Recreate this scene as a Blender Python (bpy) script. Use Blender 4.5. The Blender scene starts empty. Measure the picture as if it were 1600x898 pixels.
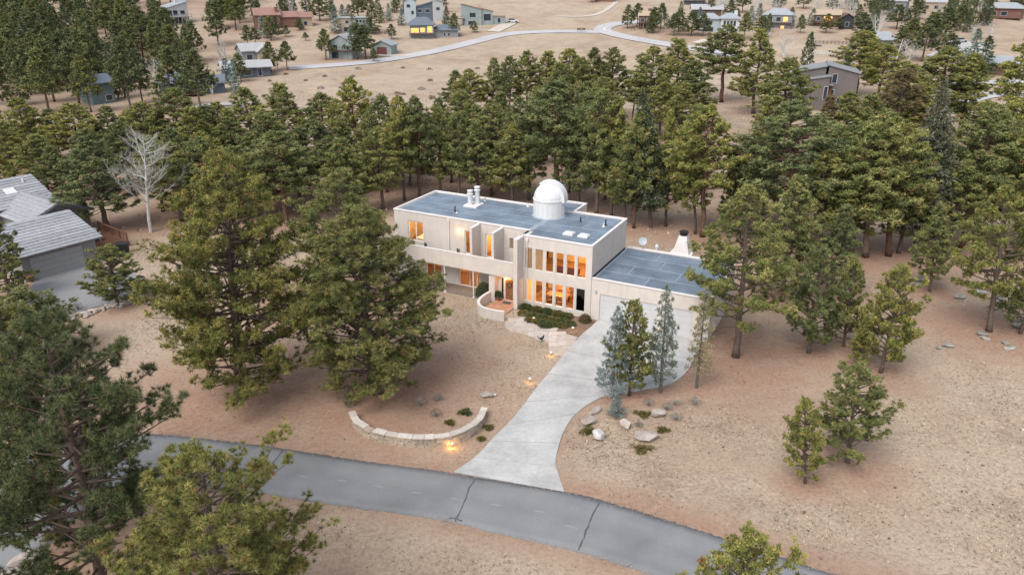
import bpy, math, random
import numpy as np
from mathutils import Vector, Matrix

# ------------------------------------------------------------------ camera, sky, sun, exposure
SC = bpy.context.scene
COL = SC.collection
FPX, CAMH = 1170.0, 26.5                    # focal length in photo pixels, camera height
TH = math.atan(484 / FPX)                   # pitch below the horizon
CT, ST = math.cos(TH), math.sin(TH)
cam = bpy.data.cameras.new('camera'); camo = bpy.data.objects.new('camera', cam); COL.objects.link(camo)
camo.location = (0, 0, CAMH); camo.rotation_euler = (math.pi / 2 - TH, 0, 0)
cam.sensor_width = 36; cam.lens = 36 * FPX / 1600; cam.clip_end = 3000; cam.clip_start = .5
SC.camera = camo
SUN_EL, SUN_AZ = math.radians(52), math.radians(215)
w = bpy.data.worlds.new('World'); SC.world = w; w.use_nodes = True
nt = w.node_tree; nt.nodes.clear()
sky = nt.nodes.new('ShaderNodeTexSky'); sky.sky_type = 'NISHITA'; sky.sun_disc = False
sky.sun_elevation = SUN_EL; sky.sun_rotation = SUN_AZ
sky.air_density = 1.0; sky.dust_density = 6.0; sky.ozone_density = 1.0; sky.altitude = 2200
bg = nt.nodes.new('ShaderNodeBackground'); bg.inputs[1].default_value = .12
wo = nt.nodes.new('ShaderNodeOutputWorld')
hs = nt.nodes.new('ShaderNodeHueSaturation'); hs.inputs['Saturation'].default_value = .46   # thin overcast: greyer than clear air
nt.links.new(sky.outputs[0], hs.inputs['Color']); nt.links.new(hs.outputs[0], bg.inputs[0]); nt.links.new(bg.outputs[0], wo.inputs[0])
sl = bpy.data.lights.new('sun', 'SUN'); sl.energy = 1.15; sl.angle = math.radians(40); sl.color = (1, .96, .9)
so = bpy.data.objects.new('sun', sl); COL.objects.link(so)
sd = Vector((math.sin(SUN_AZ) * math.cos(SUN_EL), math.cos(SUN_AZ) * math.cos(SUN_EL), math.sin(SUN_EL)))
so.rotation_euler = sd.to_track_quat('Z', 'Y').to_euler(); so.location = (0, 0, 90)
SC.view_settings.view_transform = 'Standard'; SC.view_settings.look = 'None'
SC.view_settings.exposure = 1.46; SC.view_settings.gamma = 1; SC.view_settings.use_curve_mapping = False
SC.render.engine = 'CYCLES'
SC.cycles.use_denoising = True; SC.cycles.denoiser = 'OPENIMAGEDENOISE'; SC.cycles.denoising_prefilter = 'ACCURATE'
SC.cycles.sample_clamp_indirect = 4
SC.cycles.max_bounces = 5; SC.cycles.diffuse_bounces = 3; SC.cycles.glossy_bounces = 2
SC.cycles.transmission_bounces = 3; SC.cycles.transparent_max_bounces = 6

rng = np.random.default_rng(7); random.seed(7)

# ------------------------------------------------------------------ pixel -> place
def terrain(x, y):
    """flat shelf round the house, a far slope that climbs towards the top of the picture"""
    x = np.asarray(x, float); y = np.asarray(y, float)
    t = np.clip((y - 160) / 90, 0, None)
    z = np.where(t < 1, .5 * .11 * 90 * t * t, .11 * 90 * (t - .5))
    d = np.clip((y - 110) / 120, 0, 1)
    return z + d * (1.0 * np.sin(x * .021 + 1) * np.sin(y * .017) + .35 * np.sin(x * .06) * np.cos(y * .05 + x * .02))

def ray(u, v):
    dx = (u - 800) / FPX; dy = (449 - v) / FPX
    return np.array([dx, CT + dy * ST, -ST + dy * CT])

def P(u, v, z=0.0):
    r = ray(u, v); k = (z - CAMH) / r[2]
    return np.array([r[0] * k, r[1] * k, z])

def GP(u, v):
    """ground point seen at a pixel"""
    r = ray(u, v); lo, hi = 5.0, 3000.0
    k = 20.0
    while k < 3000:
        q = r * k
        if CAMH + q[2] < float(terrain(q[0], q[1])): break
        k += 2.0
    lo = k - 2.0; hi = k
    for _ in range(24):
        m = (lo + hi) / 2; q = r * m
        if CAMH + q[2] < float(terrain(q[0], q[1])): hi = m
        else: lo = m
    q = r * hi
    return np.array([q[0], q[1], float(terrain(q[0], q[1]))])

def proj(p):
    x, y, z = p[0], p[1], p[2] - CAMH
    d = y * CT - z * ST; w_ = y * ST + z * CT
    return 800 + FPX * x / d, 449 - FPX * w_ / d, d

# ------------------------------------------------------------------ materials
MATS = {}
def nodes(name):
    m = bpy.data.materials.new(name); m.use_nodes = True
    n = m.node_tree.nodes; l = m.node_tree.links
    b = n['Principled BSDF']; b.inputs['Specular IOR Level'].default_value = .25
    MATS[name] = m
    return m, n, l, b

def ramp(n, stops):
    r = n.new('ShaderNodeValToRGB'); e = r.color_ramp.elements
    while len(e) < len(stops): e.new(.5)
    for i, (p, c) in enumerate(stops): e[i].position = p; e[i].color = (*c, 1)
    return r

def noise(n, l, scale, detail=4, rough=.6, vec=None, dist=0):
    t = n.new('ShaderNodeTexNoise'); t.inputs['Scale'].default_value = scale
    t.inputs['Detail'].default_value = detail; t.inputs['Roughness'].default_value = rough
    t.inputs['Distortion'].default_value = dist
    if vec is not None: l.new(vec, t.inputs['Vector'])
    return t

def mix(n, l, fac, a, b, mode='MIX'):
    m = n.new('ShaderNodeMix'); m.data_type = 'RGBA'; m.blend_type = mode
    for s, v in ((0, fac), (6, a), (7, b)):
        if isinstance(v, (int, float)): m.inputs[s].default_value = v
        elif isinstance(v, tuple): m.inputs[s].default_value = (*v, 1)
        else: l.new(v, m.inputs[s])
    return m.outputs[2]

def mat(name, c, rough=.7, var=.18, scale=3.0, bump=0.0, bscale=30, metal=0, spec=.25, c2=None, rnd=0):
    """plain material: two-tone noise, a finer grain, optional bump and per-object variation"""
    if name in MATS: return MATS[name]
    m, n, l, b = nodes(name)
    tc = n.new('ShaderNodeTexCoord').outputs['Object']
    hi = c2 if c2 else tuple(min(1, x * (1 + var)) for x in c)
    lo = tuple(x * (1 - var) for x in c)
    n1 = noise(n, l, scale, 5, .65, tc)
    r = ramp(n, [(.3, lo), (.7, hi)]); l.new(n1.outputs[0], r.inputs[0])
    col = r.outputs[0]
    n2 = noise(n, l, scale * 11, 3, .6, tc)
    r2 = ramp(n, [(.25, (1 - var * .6,) * 3), (.75, (1 + var * .3,) * 3)]); l.new(n2.outputs[0], r2.inputs[0])
    col = mix(n, l, 1.0, col, r2.outputs[0], 'MULTIPLY')
    if rnd:
        oi = n.new('ShaderNodeObjectInfo'); rr = ramp(n, [(0, (1 - rnd,) * 3), (1, (1 + rnd,) * 3)])
        l.new(oi.outputs['Random'], rr.inputs[0]); col = mix(n, l, 1.0, col, rr.outputs[0], 'MULTIPLY')
    l.new(col, b.inputs['Base Color'])
    b.inputs['Roughness'].default_value = rough; b.inputs['Metallic'].default_value = metal
    b.inputs['Specular IOR Level'].default_value = spec
    if bump:
        bn = noise(n, l, bscale, 4, .6, tc); bp = n.new('ShaderNodeBump')
        bp.inputs['Strength'].default_value = bump; bp.inputs['Distance'].default_value = .02
        l.new(bn.outputs[0], bp.inputs['Height']); l.new(bp.outputs[0], b.inputs['Normal'])
    return m

def glass(name, tint=(.9, .95, 1), refl=.12):
    m, n, l, b = nodes(name)
    out = n['Material Output']
    tr = n.new('ShaderNodeBsdfTransparent'); tr.inputs[0].default_value = (*tint, 1)
    gl = n.new('ShaderNodeBsdfGlossy'); gl.inputs['Roughness'].default_value = .03
    lw = n.new('ShaderNodeLayerWeight'); pw = n.new('ShaderNodeMath'); pw.operation = 'POWER'; pw.inputs[1].default_value = 4; l.new(lw.outputs['Facing'], pw.inputs[0])
    fr = n.new('ShaderNodeMath'); fr.operation = 'MULTIPLY_ADD'; fr.inputs[1].default_value = .8; fr.inputs[2].default_value = .05; l.new(pw.outputs[0], fr.inputs[0])
    mx = n.new('ShaderNodeMixShader'); l.new(fr.outputs[0], mx.inputs[0])
    l.new(tr.outputs[0], mx.inputs[1]); l.new(gl.outputs[0], mx.inputs[2]); l.new(mx.outputs[0], out.inputs[0])
    return m

def glow(name, c, s):
    m, n, l, b = nodes(name)
    b.inputs['Base Color'].default_value = (*c, 1); b.inputs['Emission Color'].default_value = (*c, 1)
    b.inputs['Emission Strength'].default_value = s
    return m

def foliage_mat(name, stops, rnd=.22, cone=None):
    m, n, l, b = nodes(name)
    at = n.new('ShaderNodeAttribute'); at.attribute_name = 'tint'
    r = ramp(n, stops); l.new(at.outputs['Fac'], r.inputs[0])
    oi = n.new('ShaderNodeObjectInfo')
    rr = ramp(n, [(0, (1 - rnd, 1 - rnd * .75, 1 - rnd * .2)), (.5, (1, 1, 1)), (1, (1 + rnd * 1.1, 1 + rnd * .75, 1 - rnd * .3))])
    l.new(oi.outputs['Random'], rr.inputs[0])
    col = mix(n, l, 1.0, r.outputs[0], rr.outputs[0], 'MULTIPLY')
    l.new(col, b.inputs['Base Color']); b.inputs['Roughness'].default_value = .62
    b.inputs['Specular IOR Level'].default_value = .2
    return m

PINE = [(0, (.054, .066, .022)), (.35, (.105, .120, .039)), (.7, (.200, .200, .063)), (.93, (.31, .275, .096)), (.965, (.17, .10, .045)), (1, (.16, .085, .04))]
foliage_mat('pine_needles', PINE)
foliage_mat('pine_needles_olive', [(p, (c[0] * 1.12, c[1] * 1.06, c[2] * .95)) for p, c in PINE], .12)
foliage_mat('deep_needles', [(p, (c[0] * .74, c[1] * .80, c[2] * .95)) for p, c in PINE], .2)
foliage_mat('forest_needles', [(p, (c[0] * 1.12, c[1] * 1.12, c[2] * 1.15)) for p, c in PINE], .26)
foliage_mat('dark_needles', [(0, (.05, .062, .028)), (.5, (.088, .104, .046)), (1, (.145, .155, .07))], .2)
foliage_mat('blue_needles', [(0, (.10, .128, .108)), (.5, (.185, .225, .20)), (1, (.31, .355, .325))], .12)
foliage_mat('spruce_needles', [(0, (.07, .092, .066)), (.5, (.125, .155, .118)), (1, (.22, .25, .205))], .12)
foliage_mat('yellow_needles', [(0, (.13, .12, .05)), (.5, (.23, .205, .095)), (1, (.36, .30, .17))], .1)
foliage_mat('brown_needles', [(0, (.075, .06, .03)), (.5, (.12, .095, .05)), (1, (.19, .14, .085))], .15)
foliage_mat('grey_needles', [(0, (.08, .08, .045)), (.5, (.125, .12, .07)), (1, (.2, .185, .125))], .15)
foliage_mat('juniper', [(0, (.035, .046, .016)), (.5, (.075, .088, .03)), (1, (.13, .135, .048))], .2)
foliage_mat('juniper_olive', [(0, (.07, .062, .018)), (.5, (.125, .105, .032)), (1, (.19, .155, .055))], .15)
foliage_mat('dry_straw', [(0, (.15, .11, .075)), (.5, (.38, .31, .22)), (1, (.66, .57, .42))], .1)
foliage_mat('dry_twig', [(0, (.10, .085, .075)), (.5, (.17, .15, .135)), (1, (.28, .25, .22))], .1)
mat('bark', (.12, .085, .066), .9, .35, 4, .6, 12, rnd=.25)
mat('bark_red', (.13, .070, .048), .9, .35, 4, .6, 12, rnd=.25)
mat('bark_grey', (.11, .098, .088), .9, .3, 4, .5, 12, rnd=.2)
mat('aspen_bark', (.46, .44, .405), .8, .18, 2, .2, 20)
mat('aspen_twig', (.31, .285, .25), .85, .18, 2)
def streaky(name, c, lo):
    m, n, l, b = nodes(name); tc = n.new('ShaderNodeTexCoord').outputs['Object']; mp = n.new('ShaderNodeMapping'); mp.inputs['Scale'].default_value = (2.2, 2.2, .18); l.new(tc, mp.inputs['Vector'])
    a = noise(n, l, 1.0, 6, .7, mp.outputs[0]); r = ramp(n, [(.30, lo), (.52, c)]); l.new(a.outputs[0], r.inputs[0])
    f = noise(n, l, 1.1, 4, .6, tc); r2 = ramp(n, [(.3, (.93, .925, .92)), (.7, (1.04,) * 3)]); l.new(f.outputs[0], r2.inputs[0]); l.new(mix(n, l, 1, r.outputs[0], r2.outputs[0], 'MULTIPLY'), b.inputs['Base Color'])
    b.inputs['Roughness'].default_value = .92; bn = noise(n, l, 55, 3, .6, tc); bp = n.new('ShaderNodeBump'); bp.inputs['Strength'].default_value = .25; bp.inputs['Distance'].default_value = .02; l.new(bn.outputs[0], bp.inputs['Height']); l.new(bp.outputs[0], b.inputs['Normal'])
mat('stucco_cap', (.62, .585, .555), .85, .05, .8)
streaky('stucco', (.57, .505, .447), (.515, .45, .395))
mat('interior_wall', (.62, .47, .30), .9, .05, 1)
mat('interior_floor', (.25, .14, .07), .6, .2, 2)
mat('membrane', (.145, .182, .222), .5, .34, .45, .1, 20, spec=.35, rnd=.08)
mat('membrane_seam', (.29, .33, .37), .6, .2, 1.2)
mat('white_metal', (.58, .575, .555), .4, .05, 1.2, spec=.4)
mat('white_frame', (.6, .585, .555), .5, .04, 2)
mat('galv', (.42, .43, .44), .45, .1, 4, metal=.6)
mat('black_metal', (.02, .02, .022), .5, .2, 6)
mat('garage_paint', (.5, .49, .48), .6, .04, 1)
mat('door_wood', (.22, .10, .05), .55, .25, 3)
mat('terracotta', (.42, .22, .13), .8, .2, 3, rnd=.1)
mat('concrete', (.41, .40, .383), .88, .22, .35, .2, 40, rnd=.035)
mat('concrete_joint', (.17, .155, .14), .95, .2, 3)
mat('flagstone', (.46, .40, .35), .85, .14, 2.5, .25, 14, rnd=.12)
mat('path_base', (.42, .35, .29), .95, .2, 3)
mat('wall_stone', (.36, .29, .22), .9, .22, 5, .4, 14, rnd=.2)
mat('cap_stone', (.48, .43, .37), .85, .15, 4, .3, 14, rnd=.14)
mat('boulder', (.36, .29, .245), .9, .25, 2.2, .5, 9, c2=(.46, .40, .355), rnd=.15)
mat('boulder_pale', (.50, .475, .445), .9, .14, 2.2, .4, 9)
mat('lichen_rock', (.25, .235, .205), .92, .3, 2.4, .5, 9, c2=(.33, .325, .29), rnd=.2)
mat('tile_roof', (.29, .293, .30), .75, .2, 2.5, .3, 18, rnd=.13)
mat('grey_siding', (.22, .205, .19), .8, .1, 2)
mat('grey_door', (.29, .285, .275), .7, .08, 2)
mat('old_asphalt', (.22, .215, .215), .92, .12, .5, .3, 60)
mat('deck_wood', (.16, .075, .045), .75, .25, 4, rnd=.15)
mat('tar', (.085, .088, .093), .6, .2, 6)
mat('worn_paint', (.25, .253, .257), .9, .12, 5)
mat('gravel', (.34, .27, .21), .9, .3, 8)
mat('far_sofa', (.16, .05, .035), .85, .15, 5)
mat('earth', (.20, .13, .09), .95, .3, 3, .3, 30)
mat('dark_fabric', (.06, .065, .075), .8, .15, 6)
mat('grey_plastic', (.38, .40, .42), .5, .08, 4)
def cloth(name, c):
    m, n, l, b = nodes(name); d = n.new('ShaderNodeBsdfDiffuse'); t_ = n.new('ShaderNodeBsdfTranslucent'); mx = n.new('ShaderNodeMixShader'); mx.inputs[0].default_value = .5
    w_ = n.new('ShaderNodeTexNoise'); w_.inputs['Scale'].default_value = 4; r = ramp(n, [(.3, tuple(x * .85 for x in c)), (.7, c)]); l.new(w_.outputs[0], r.inputs[0])
    for q in (d, t_): l.new(r.outputs[0], q.inputs[0])
    l.new(d.outputs[0], mx.inputs[1]); l.new(t_.outputs[0], mx.inputs[2]); l.new(mx.outputs[0], n['Material Output'].inputs[0])
cloth('blind', (.78, .52, .26))
mat('green_leaf', (.07, .11, .045), .6, .25, 8)
mat('clay_pot', (.30, .13, .07), .8, .15, 5)
mat('tyre', (.02, .02, .02), .8, .1, 5)
glass('glass'); glass('glass_dark', (.35, .37, .4))
glow('bulb', (1.0, .60, .20), 12.0)
glow('bulb_soft', (1.0, .62, .25), 5.0)
glow('lit_window', (1.0, .42, .12), .45)

def asphalt():
    m, n, l, b = nodes('asphalt')
    tc = n.new('ShaderNodeTexCoord').outputs['Object']
    at = n.new('ShaderNodeAttribute'); at.attribute_name = 'lane'     # 0 at one edge, 1 at the other
    big = noise(n, l, .22, 5, .6, tc); r = ramp(n, [(.3, (.160, .161, .163)), (.7, (.235, .235, .235))]); l.new(big.outputs[0], r.inputs[0])
    fine = noise(n, l, 22, 3, .7, tc); r2 = ramp(n, [(.3, (.86,) * 3), (.7, (1.12,) * 3)]); l.new(fine.outputs[0], r2.inputs[0])
    lr = ramp(n, [(0, (.88,) * 3), (.06, (.98,) * 3), (.28, (1.05,) * 3), (.5, (.97,) * 3), (.72, (1.05,) * 3), (.94, (.97,) * 3), (1, (.86,) * 3)])
    l.new(at.outputs['Fac'], lr.inputs[0])
    c = mix(n, l, 1, r.outputs[0], r2.outputs[0], 'MULTIPLY'); c = mix(n, l, 1, c, lr.outputs[0], 'MULTIPLY')
    l.new(c, b.inputs['Base Color']); b.inputs['Roughness'].default_value = .8
    bp = n.new('ShaderNodeBump'); bp.inputs['Strength'].default_value = .25; bp.inputs['Distance'].default_value = .01
    l.new(fine.outputs[0], bp.inputs['Height']); l.new(bp.outputs[0], b.inputs['Normal'])
asphalt()

def ground_mat():
    m, n, l, b = nodes('dry_ground')
    tc = n.new('ShaderNodeTexCoord').outputs['Object']
    big = noise(n, l, .06, 6, .62, tc, .6)
    r = ramp(n, [(.28, (.262, .184, .133)), (.48, (.322, .246, .179)), (.72, (.385, .312, .226))]); l.new(big.outputs[0], r.inputs[0])
    mid = noise(n, l, .4, 7, .75, tc, .3)
    r1 = ramp(n, [(.28, (.78, .75, .73)), (.5, (1, 1, 1)), (.72, (1.16, 1.18, 1.12))]); l.new(mid.outputs[0], r1.inputs[0])
    fine = noise(n, l, 4.5, 6, .8, tc)
    r2 = ramp(n, [(.34, (.62, .60, .58)), (.5, (1, 1, 1)), (.66, (1.3, 1.28, 1.25))]); l.new(fine.outputs[0], r2.inputs[0])
    c = mix(n, l, 1, r.outputs[0], r1.outputs[0], 'MULTIPLY'); c = mix(n, l, 1, c, r2.outputs[0], 'MULTIPLY')
    sn = noise(n, l, .16, 6, .7, tc, .5); sr = ramp(n, [(.44, (0, 0, 0)), (.62, (.65,) * 3)]); l.new(sn.outputs[0], sr.inputs[0])
    c = mix(n, l, sr.outputs[0], c, mix(n, l, 1, (.385, .315, .238), r2.outputs[0], 'MULTIPLY'))
    lit = n.new('ShaderNodeAttribute'); lit.attribute_name = 'litter'
    ln = noise(n, l, 3.5, 6, .75, tc); lr = ramp(n, [(.3, (.21, .126, .086)), (.7, (.365, .230, .162))]); l.new(ln.outputs[0], lr.inputs[0])
    pn = noise(n, l, .5, 5, .7, tc)
    mth = n.new('ShaderNodeMath'); mth.operation = 'MULTIPLY_ADD'; l.new(pn.outputs[0], mth.inputs[0]); mth.inputs[1].default_value = 1.6; mth.inputs[2].default_value = .02
    m2 = n.new('ShaderNodeMath'); m2.operation = 'MULTIPLY'; m2.use_clamp = True; l.new(lit.outputs['Fac'], m2.inputs[0]); l.new(mth.outputs[0], m2.inputs[1])
    c = mix(n, l, m2.outputs[0], c, lr.outputs[0])
    l.new(c, b.inputs['Base Color']); b.inputs['Roughness'].default_value = .95; b.inputs['Specular IOR Level'].default_value = .1
    bp = n.new('ShaderNodeBump'); bp.inputs['Strength'].default_value = .3; bp.inputs['Distance'].default_value = .04
    l.new(fine.outputs[0], bp.inputs['Height']); l.new(bp.outputs[0], b.inputs['Normal'])
ground_mat()

# ------------------------------------------------------------------ mesh helpers
def mesh_np(name, V, F, attr=None):
    """mesh from numpy arrays: V (n,3), F (m,3) or (m,4)"""
    V = np.asarray(V, np.float32); F = np.asarray(F, np.int32); k = F.shape[1]
    me = bpy.data.meshes.new(name)
    me.vertices.add(len(V)); me.vertices.foreach_set('co', V.ravel())
    me.loops.add(F.size); me.loops.foreach_set('vertex_index', F.ravel())
    me.polygons.add(len(F)); me.polygons.foreach_set('loop_start', np.arange(0, F.size, k, dtype=np.int32))
    if attr:
        for an, av in attr.items():
            a = me.attributes.new(an, 'FLOAT', 'POINT'); a.data.foreach_set('value', np.asarray(av, np.float32))
    me.update(calc_edges=True); me.validate()
    return me

class MB:
    """collects polygons for ONE mesh"""
    def __init__(s): s.v = []; s.f = []
    def poly(s, pts):
        i = len(s.v); s.v += [tuple(map(float, p)) for p in pts]; s.f.append(tuple(range(i, i + len(pts)))); return s
    def box(s, x0, y0, z0, x1, y1, z1, M=None):
        c = [(x0, y0, z0), (x1, y0, z0), (x1, y1, z0), (x0, y1, z0), (x0, y0, z1), (x1, y0, z1), (x1, y1, z1), (x0, y1, z1)]
        if M is not None: c = [tuple(M @ Vector(p)) for p in c]
        i = len(s.v); s.v += c
        s.f += [tuple(i + j for j in q) for q in ((3, 2, 1, 0), (4, 5, 6, 7), (0, 1, 5, 4), (1, 2, 6, 5), (2, 3, 7, 6), (3, 0, 4, 7))]; return s
    def prism(s, pts, z0, z1):
        """closed outline (counter-clockwise) pulled up from z0 to z1"""
        n = len(pts); i = len(s.v)
        s.v += [(float(p[0]), float(p[1]), float(z0)) for p in pts] + [(float(p[0]), float(p[1]), float(z1)) for p in pts]
        s.f.append(tuple(range(i + n - 1, i - 1, -1))); s.f.append(tuple(range(i + n, i + 2 * n)))
        for k in range(n): s.f.append((i + k, i + (k + 1) % n, i + n + (k + 1) % n, i + n + k))
        return s
    def tube(s, pts, rad, n=8, caps=True):
        pts = [Vector(p) for p in pts]; rings = []
        if isinstance(rad, (int, float)): rad = [rad] * len(pts)
        for k, p in enumerate(pts):
            d = (pts[min(k + 1, len(pts) - 1)] - pts[max(k - 1, 0)])
            d = d.normalized() if d.length else Vector((0, 0, 1))
            ref = Vector((0, 0, 1)) if abs(d.z) < .9 else Vector((1, 0, 0))
            a = d.cross(ref).normalized(); b_ = d.cross(a); i = len(s.v); rings.append(i)
            for j in range(n):
                t = 2 * math.pi * j / n; q = p + (a * math.cos(t) + b_ * math.sin(t)) * rad[k]; s.v.append(tuple(q))
        for k in range(len(pts) - 1):
            for j in range(n):
                s.f.append((rings[k] + j, rings[k + 1] + j, rings[k + 1] + (j + 1) % n, rings[k] + (j + 1) % n))
        if caps:
            s.f.append(tuple(rings[0] + j for j in range(n))); s.f.append(tuple(rings[-1] + j for j in reversed(range(n))))
        return s
    def lathe(s, prof, n=24, c=(0, 0)):
        rings = []
        for r, z in prof:
            i = len(s.v); rings.append(i)
            for j in range(n): s.v.append((c[0] + r * math.cos(2 * math.pi * j / n), c[1] + r * math.sin(2 * math.pi * j / n), z))
        for k in range(len(prof) - 1):
            for j in range(n): s.f.append((rings[k] + j, rings[k] + (j + 1) % n, rings[k + 1] + (j + 1) % n, rings[k + 1] + j))
        s.f.append(tuple(rings[0] + j for j in reversed(range(n)))); s.f.append(tuple(rings[-1] + j for j in range(n)))
        return s
    def mesh(s, name):
        me = bpy.data.meshes.new(name); me.from_pydata(s.v, [], s.f); me.update(); return me
    def build(s, name, m, parent=None, smooth=False, bevel=0):
        o = obj(name, s.mesh(name), m, parent)
        if smooth:
            o.data.polygons.foreach_set('use_smooth', [True] * len(o.data.polygons))
            try: o.data.set_sharp_from_angle(angle=math.radians(40))
            except Exception: pass
        if bevel:
            bv = o.modifiers.new('edge', 'BEVEL'); bv.width = bevel; bv.segments = 2; bv.limit_method = 'ANGLE'
        return o

def obj(name, me, m, parent=None, loc=None, rz=None):
    o = bpy.data.objects.new(name, me); COL.objects.link(o)
    if m is not None and not me.materials: me.materials.append(MATS[m] if isinstance(m, str) else m)
    if parent: o.parent = parent
    if loc is not None: o.location = loc
    if rz is not None: o.rotation_euler = (0, 0, rz)
    return o

def tag(o, label=None, cat=None, group=None, kind=None):
    if label: o['label'] = label
    if cat: o['category'] = cat
    if group: o['group'] = group
    if kind: o['kind'] = kind
    return o

def thing(name, label, cat, loc=(0, 0, 0), rz=0, group=None):
    o = bpy.data.objects.new(name, None); COL.objects.link(o)
    o.location = tuple(float(x) for x in loc); o.rotation_euler = (0, 0, rz); o.empty_display_size = .3
    return tag(o, label, cat, group)

def copy_tree(o, parent=None):
    c = o.copy(); COL.objects.link(c); c.parent = parent
    for ch in list(o.children): copy_tree(ch, c)
    return c

def resample(pts, n):
    """smooth (Catmull-Rom) curve through 2-D points"""
    p = np.array(pts, float); p = np.vstack([2 * p[0] - p[1], p, 2 * p[-1] - p[-2]]); out = []
    m = len(p) - 3
    for t in np.linspace(0, m - 1e-6, n):
        i = int(t); x = t - i; a, b_, c, d = p[i], p[i + 1], p[i + 2], p[i + 3]
        out.append(.5 * ((2 * b_) + (c - a) * x + (2 * a - 5 * b_ + 4 * c - d) * x * x + (3 * b_ - a - 3 * c + d) * x ** 3))
    return np.array(out)

def in_poly(x, y, poly):
    x = np.asarray(x); y = np.asarray(y); r = np.zeros(x.shape, bool); n = len(poly); j = n - 1
    for i in range(n):
        xi, yi = poly[i]; xj, yj = poly[j]
        c = ((yi > y) != (yj > y)) & (x < (xj - xi) * (y - yi) / (yj - yi + 1e-12) + xi); r ^= c; j = i
    return r

def px(list_uv, z=0.0): return [tuple(P(u, v, z)[:2]) for u, v in list_uv]

# ------------------------------------------------------------------ tree shapes (shared mesh data)
def norm(a): return a / (np.linalg.norm(a, axis=-1, keepdims=True) + 1e-9)

def tufts_mesh(name, C, D, S, tint, nn, wid, g, spread=.95, flat=0, tri=False, core=0):
    """needle brushes: centre C, axis D, size S; nn pointed blades each"""
    n = len(C)
    d = norm(norm(g.normal(size=(n, nn, 3))) * spread * 1.25 + D[:, None, :] * .75)
    if flat: d[..., 2] *= flat; d = norm(d)
    ln = (S[:, None] * g.uniform(.7, 1.1, (n, nn)))[..., None]
    side = norm(np.cross(d, g.normal(size=(n, nn, 3)))) * (wid * S[:, None, None] * g.uniform(.7, 1.3, (n, nn, 1)))
    c = C[:, None, :] + d * ln * .06
    mid = c + d * ln * .5
    tip = c + d * ln
    if core: c = C[:, None, :] + d * ln * .3
    if tri or core:
        V = np.stack([c - side, c + side, tip], axis=2).reshape(-1, 3); K = 3
    else:
        V = np.stack([c, mid - side, tip, mid + side], axis=2).reshape(-1, 3); K = 4
    F = np.arange(n * nn * K).reshape(-1, K)
    tt = np.repeat(np.clip(tint[:, None] + g.normal(0, .07, (n, nn)), 0, 1).reshape(-1), K).reshape(-1, K)
    tt[:, 2] = np.where(tt[:, 2] < .93, np.minimum(tt[:, 2] + .12, .93), tt[:, 2])
    if core:                                                          # the packed heart of each brush
        oc = np.array([[1, 0, 0], [-1, 0, 0], [0, 1, 0], [0, -1, 0], [0, 0, 1], [0, 0, -1]], float)
        of = np.array([[0, 2, 4], [2, 1, 4], [1, 3, 4], [3, 0, 4], [2, 0, 5], [1, 2, 5], [3, 1, 5], [0, 3, 5]])
        cv = C[:, None, :] + D[:, None, :] * (S * .18)[:, None, None] + oc[None] * g.uniform(.75, 1.25, (n, 6, 1)) * (S * core)[:, None, None] + g.normal(0, .06, (n, 6, 3)) * S[:, None, None]
        F = np.vstack([F, (np.arange(n)[:, None, None] * 6 + of[None]).reshape(-1, 3) + len(V)])
        V = np.vstack([V, cv.reshape(-1, 3)]); tt = np.concatenate([tt.ravel(), np.repeat(tint, 6)])
    return mesh_np(name, V, F, {'tint': tt.ravel()})

def tubes(mb, pts, r0, r1, n):
    k = len(pts); mb.tube(pts, [r0 + (r1 - r0) * i / (k - 1) for i in range(k)], n, False)

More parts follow.
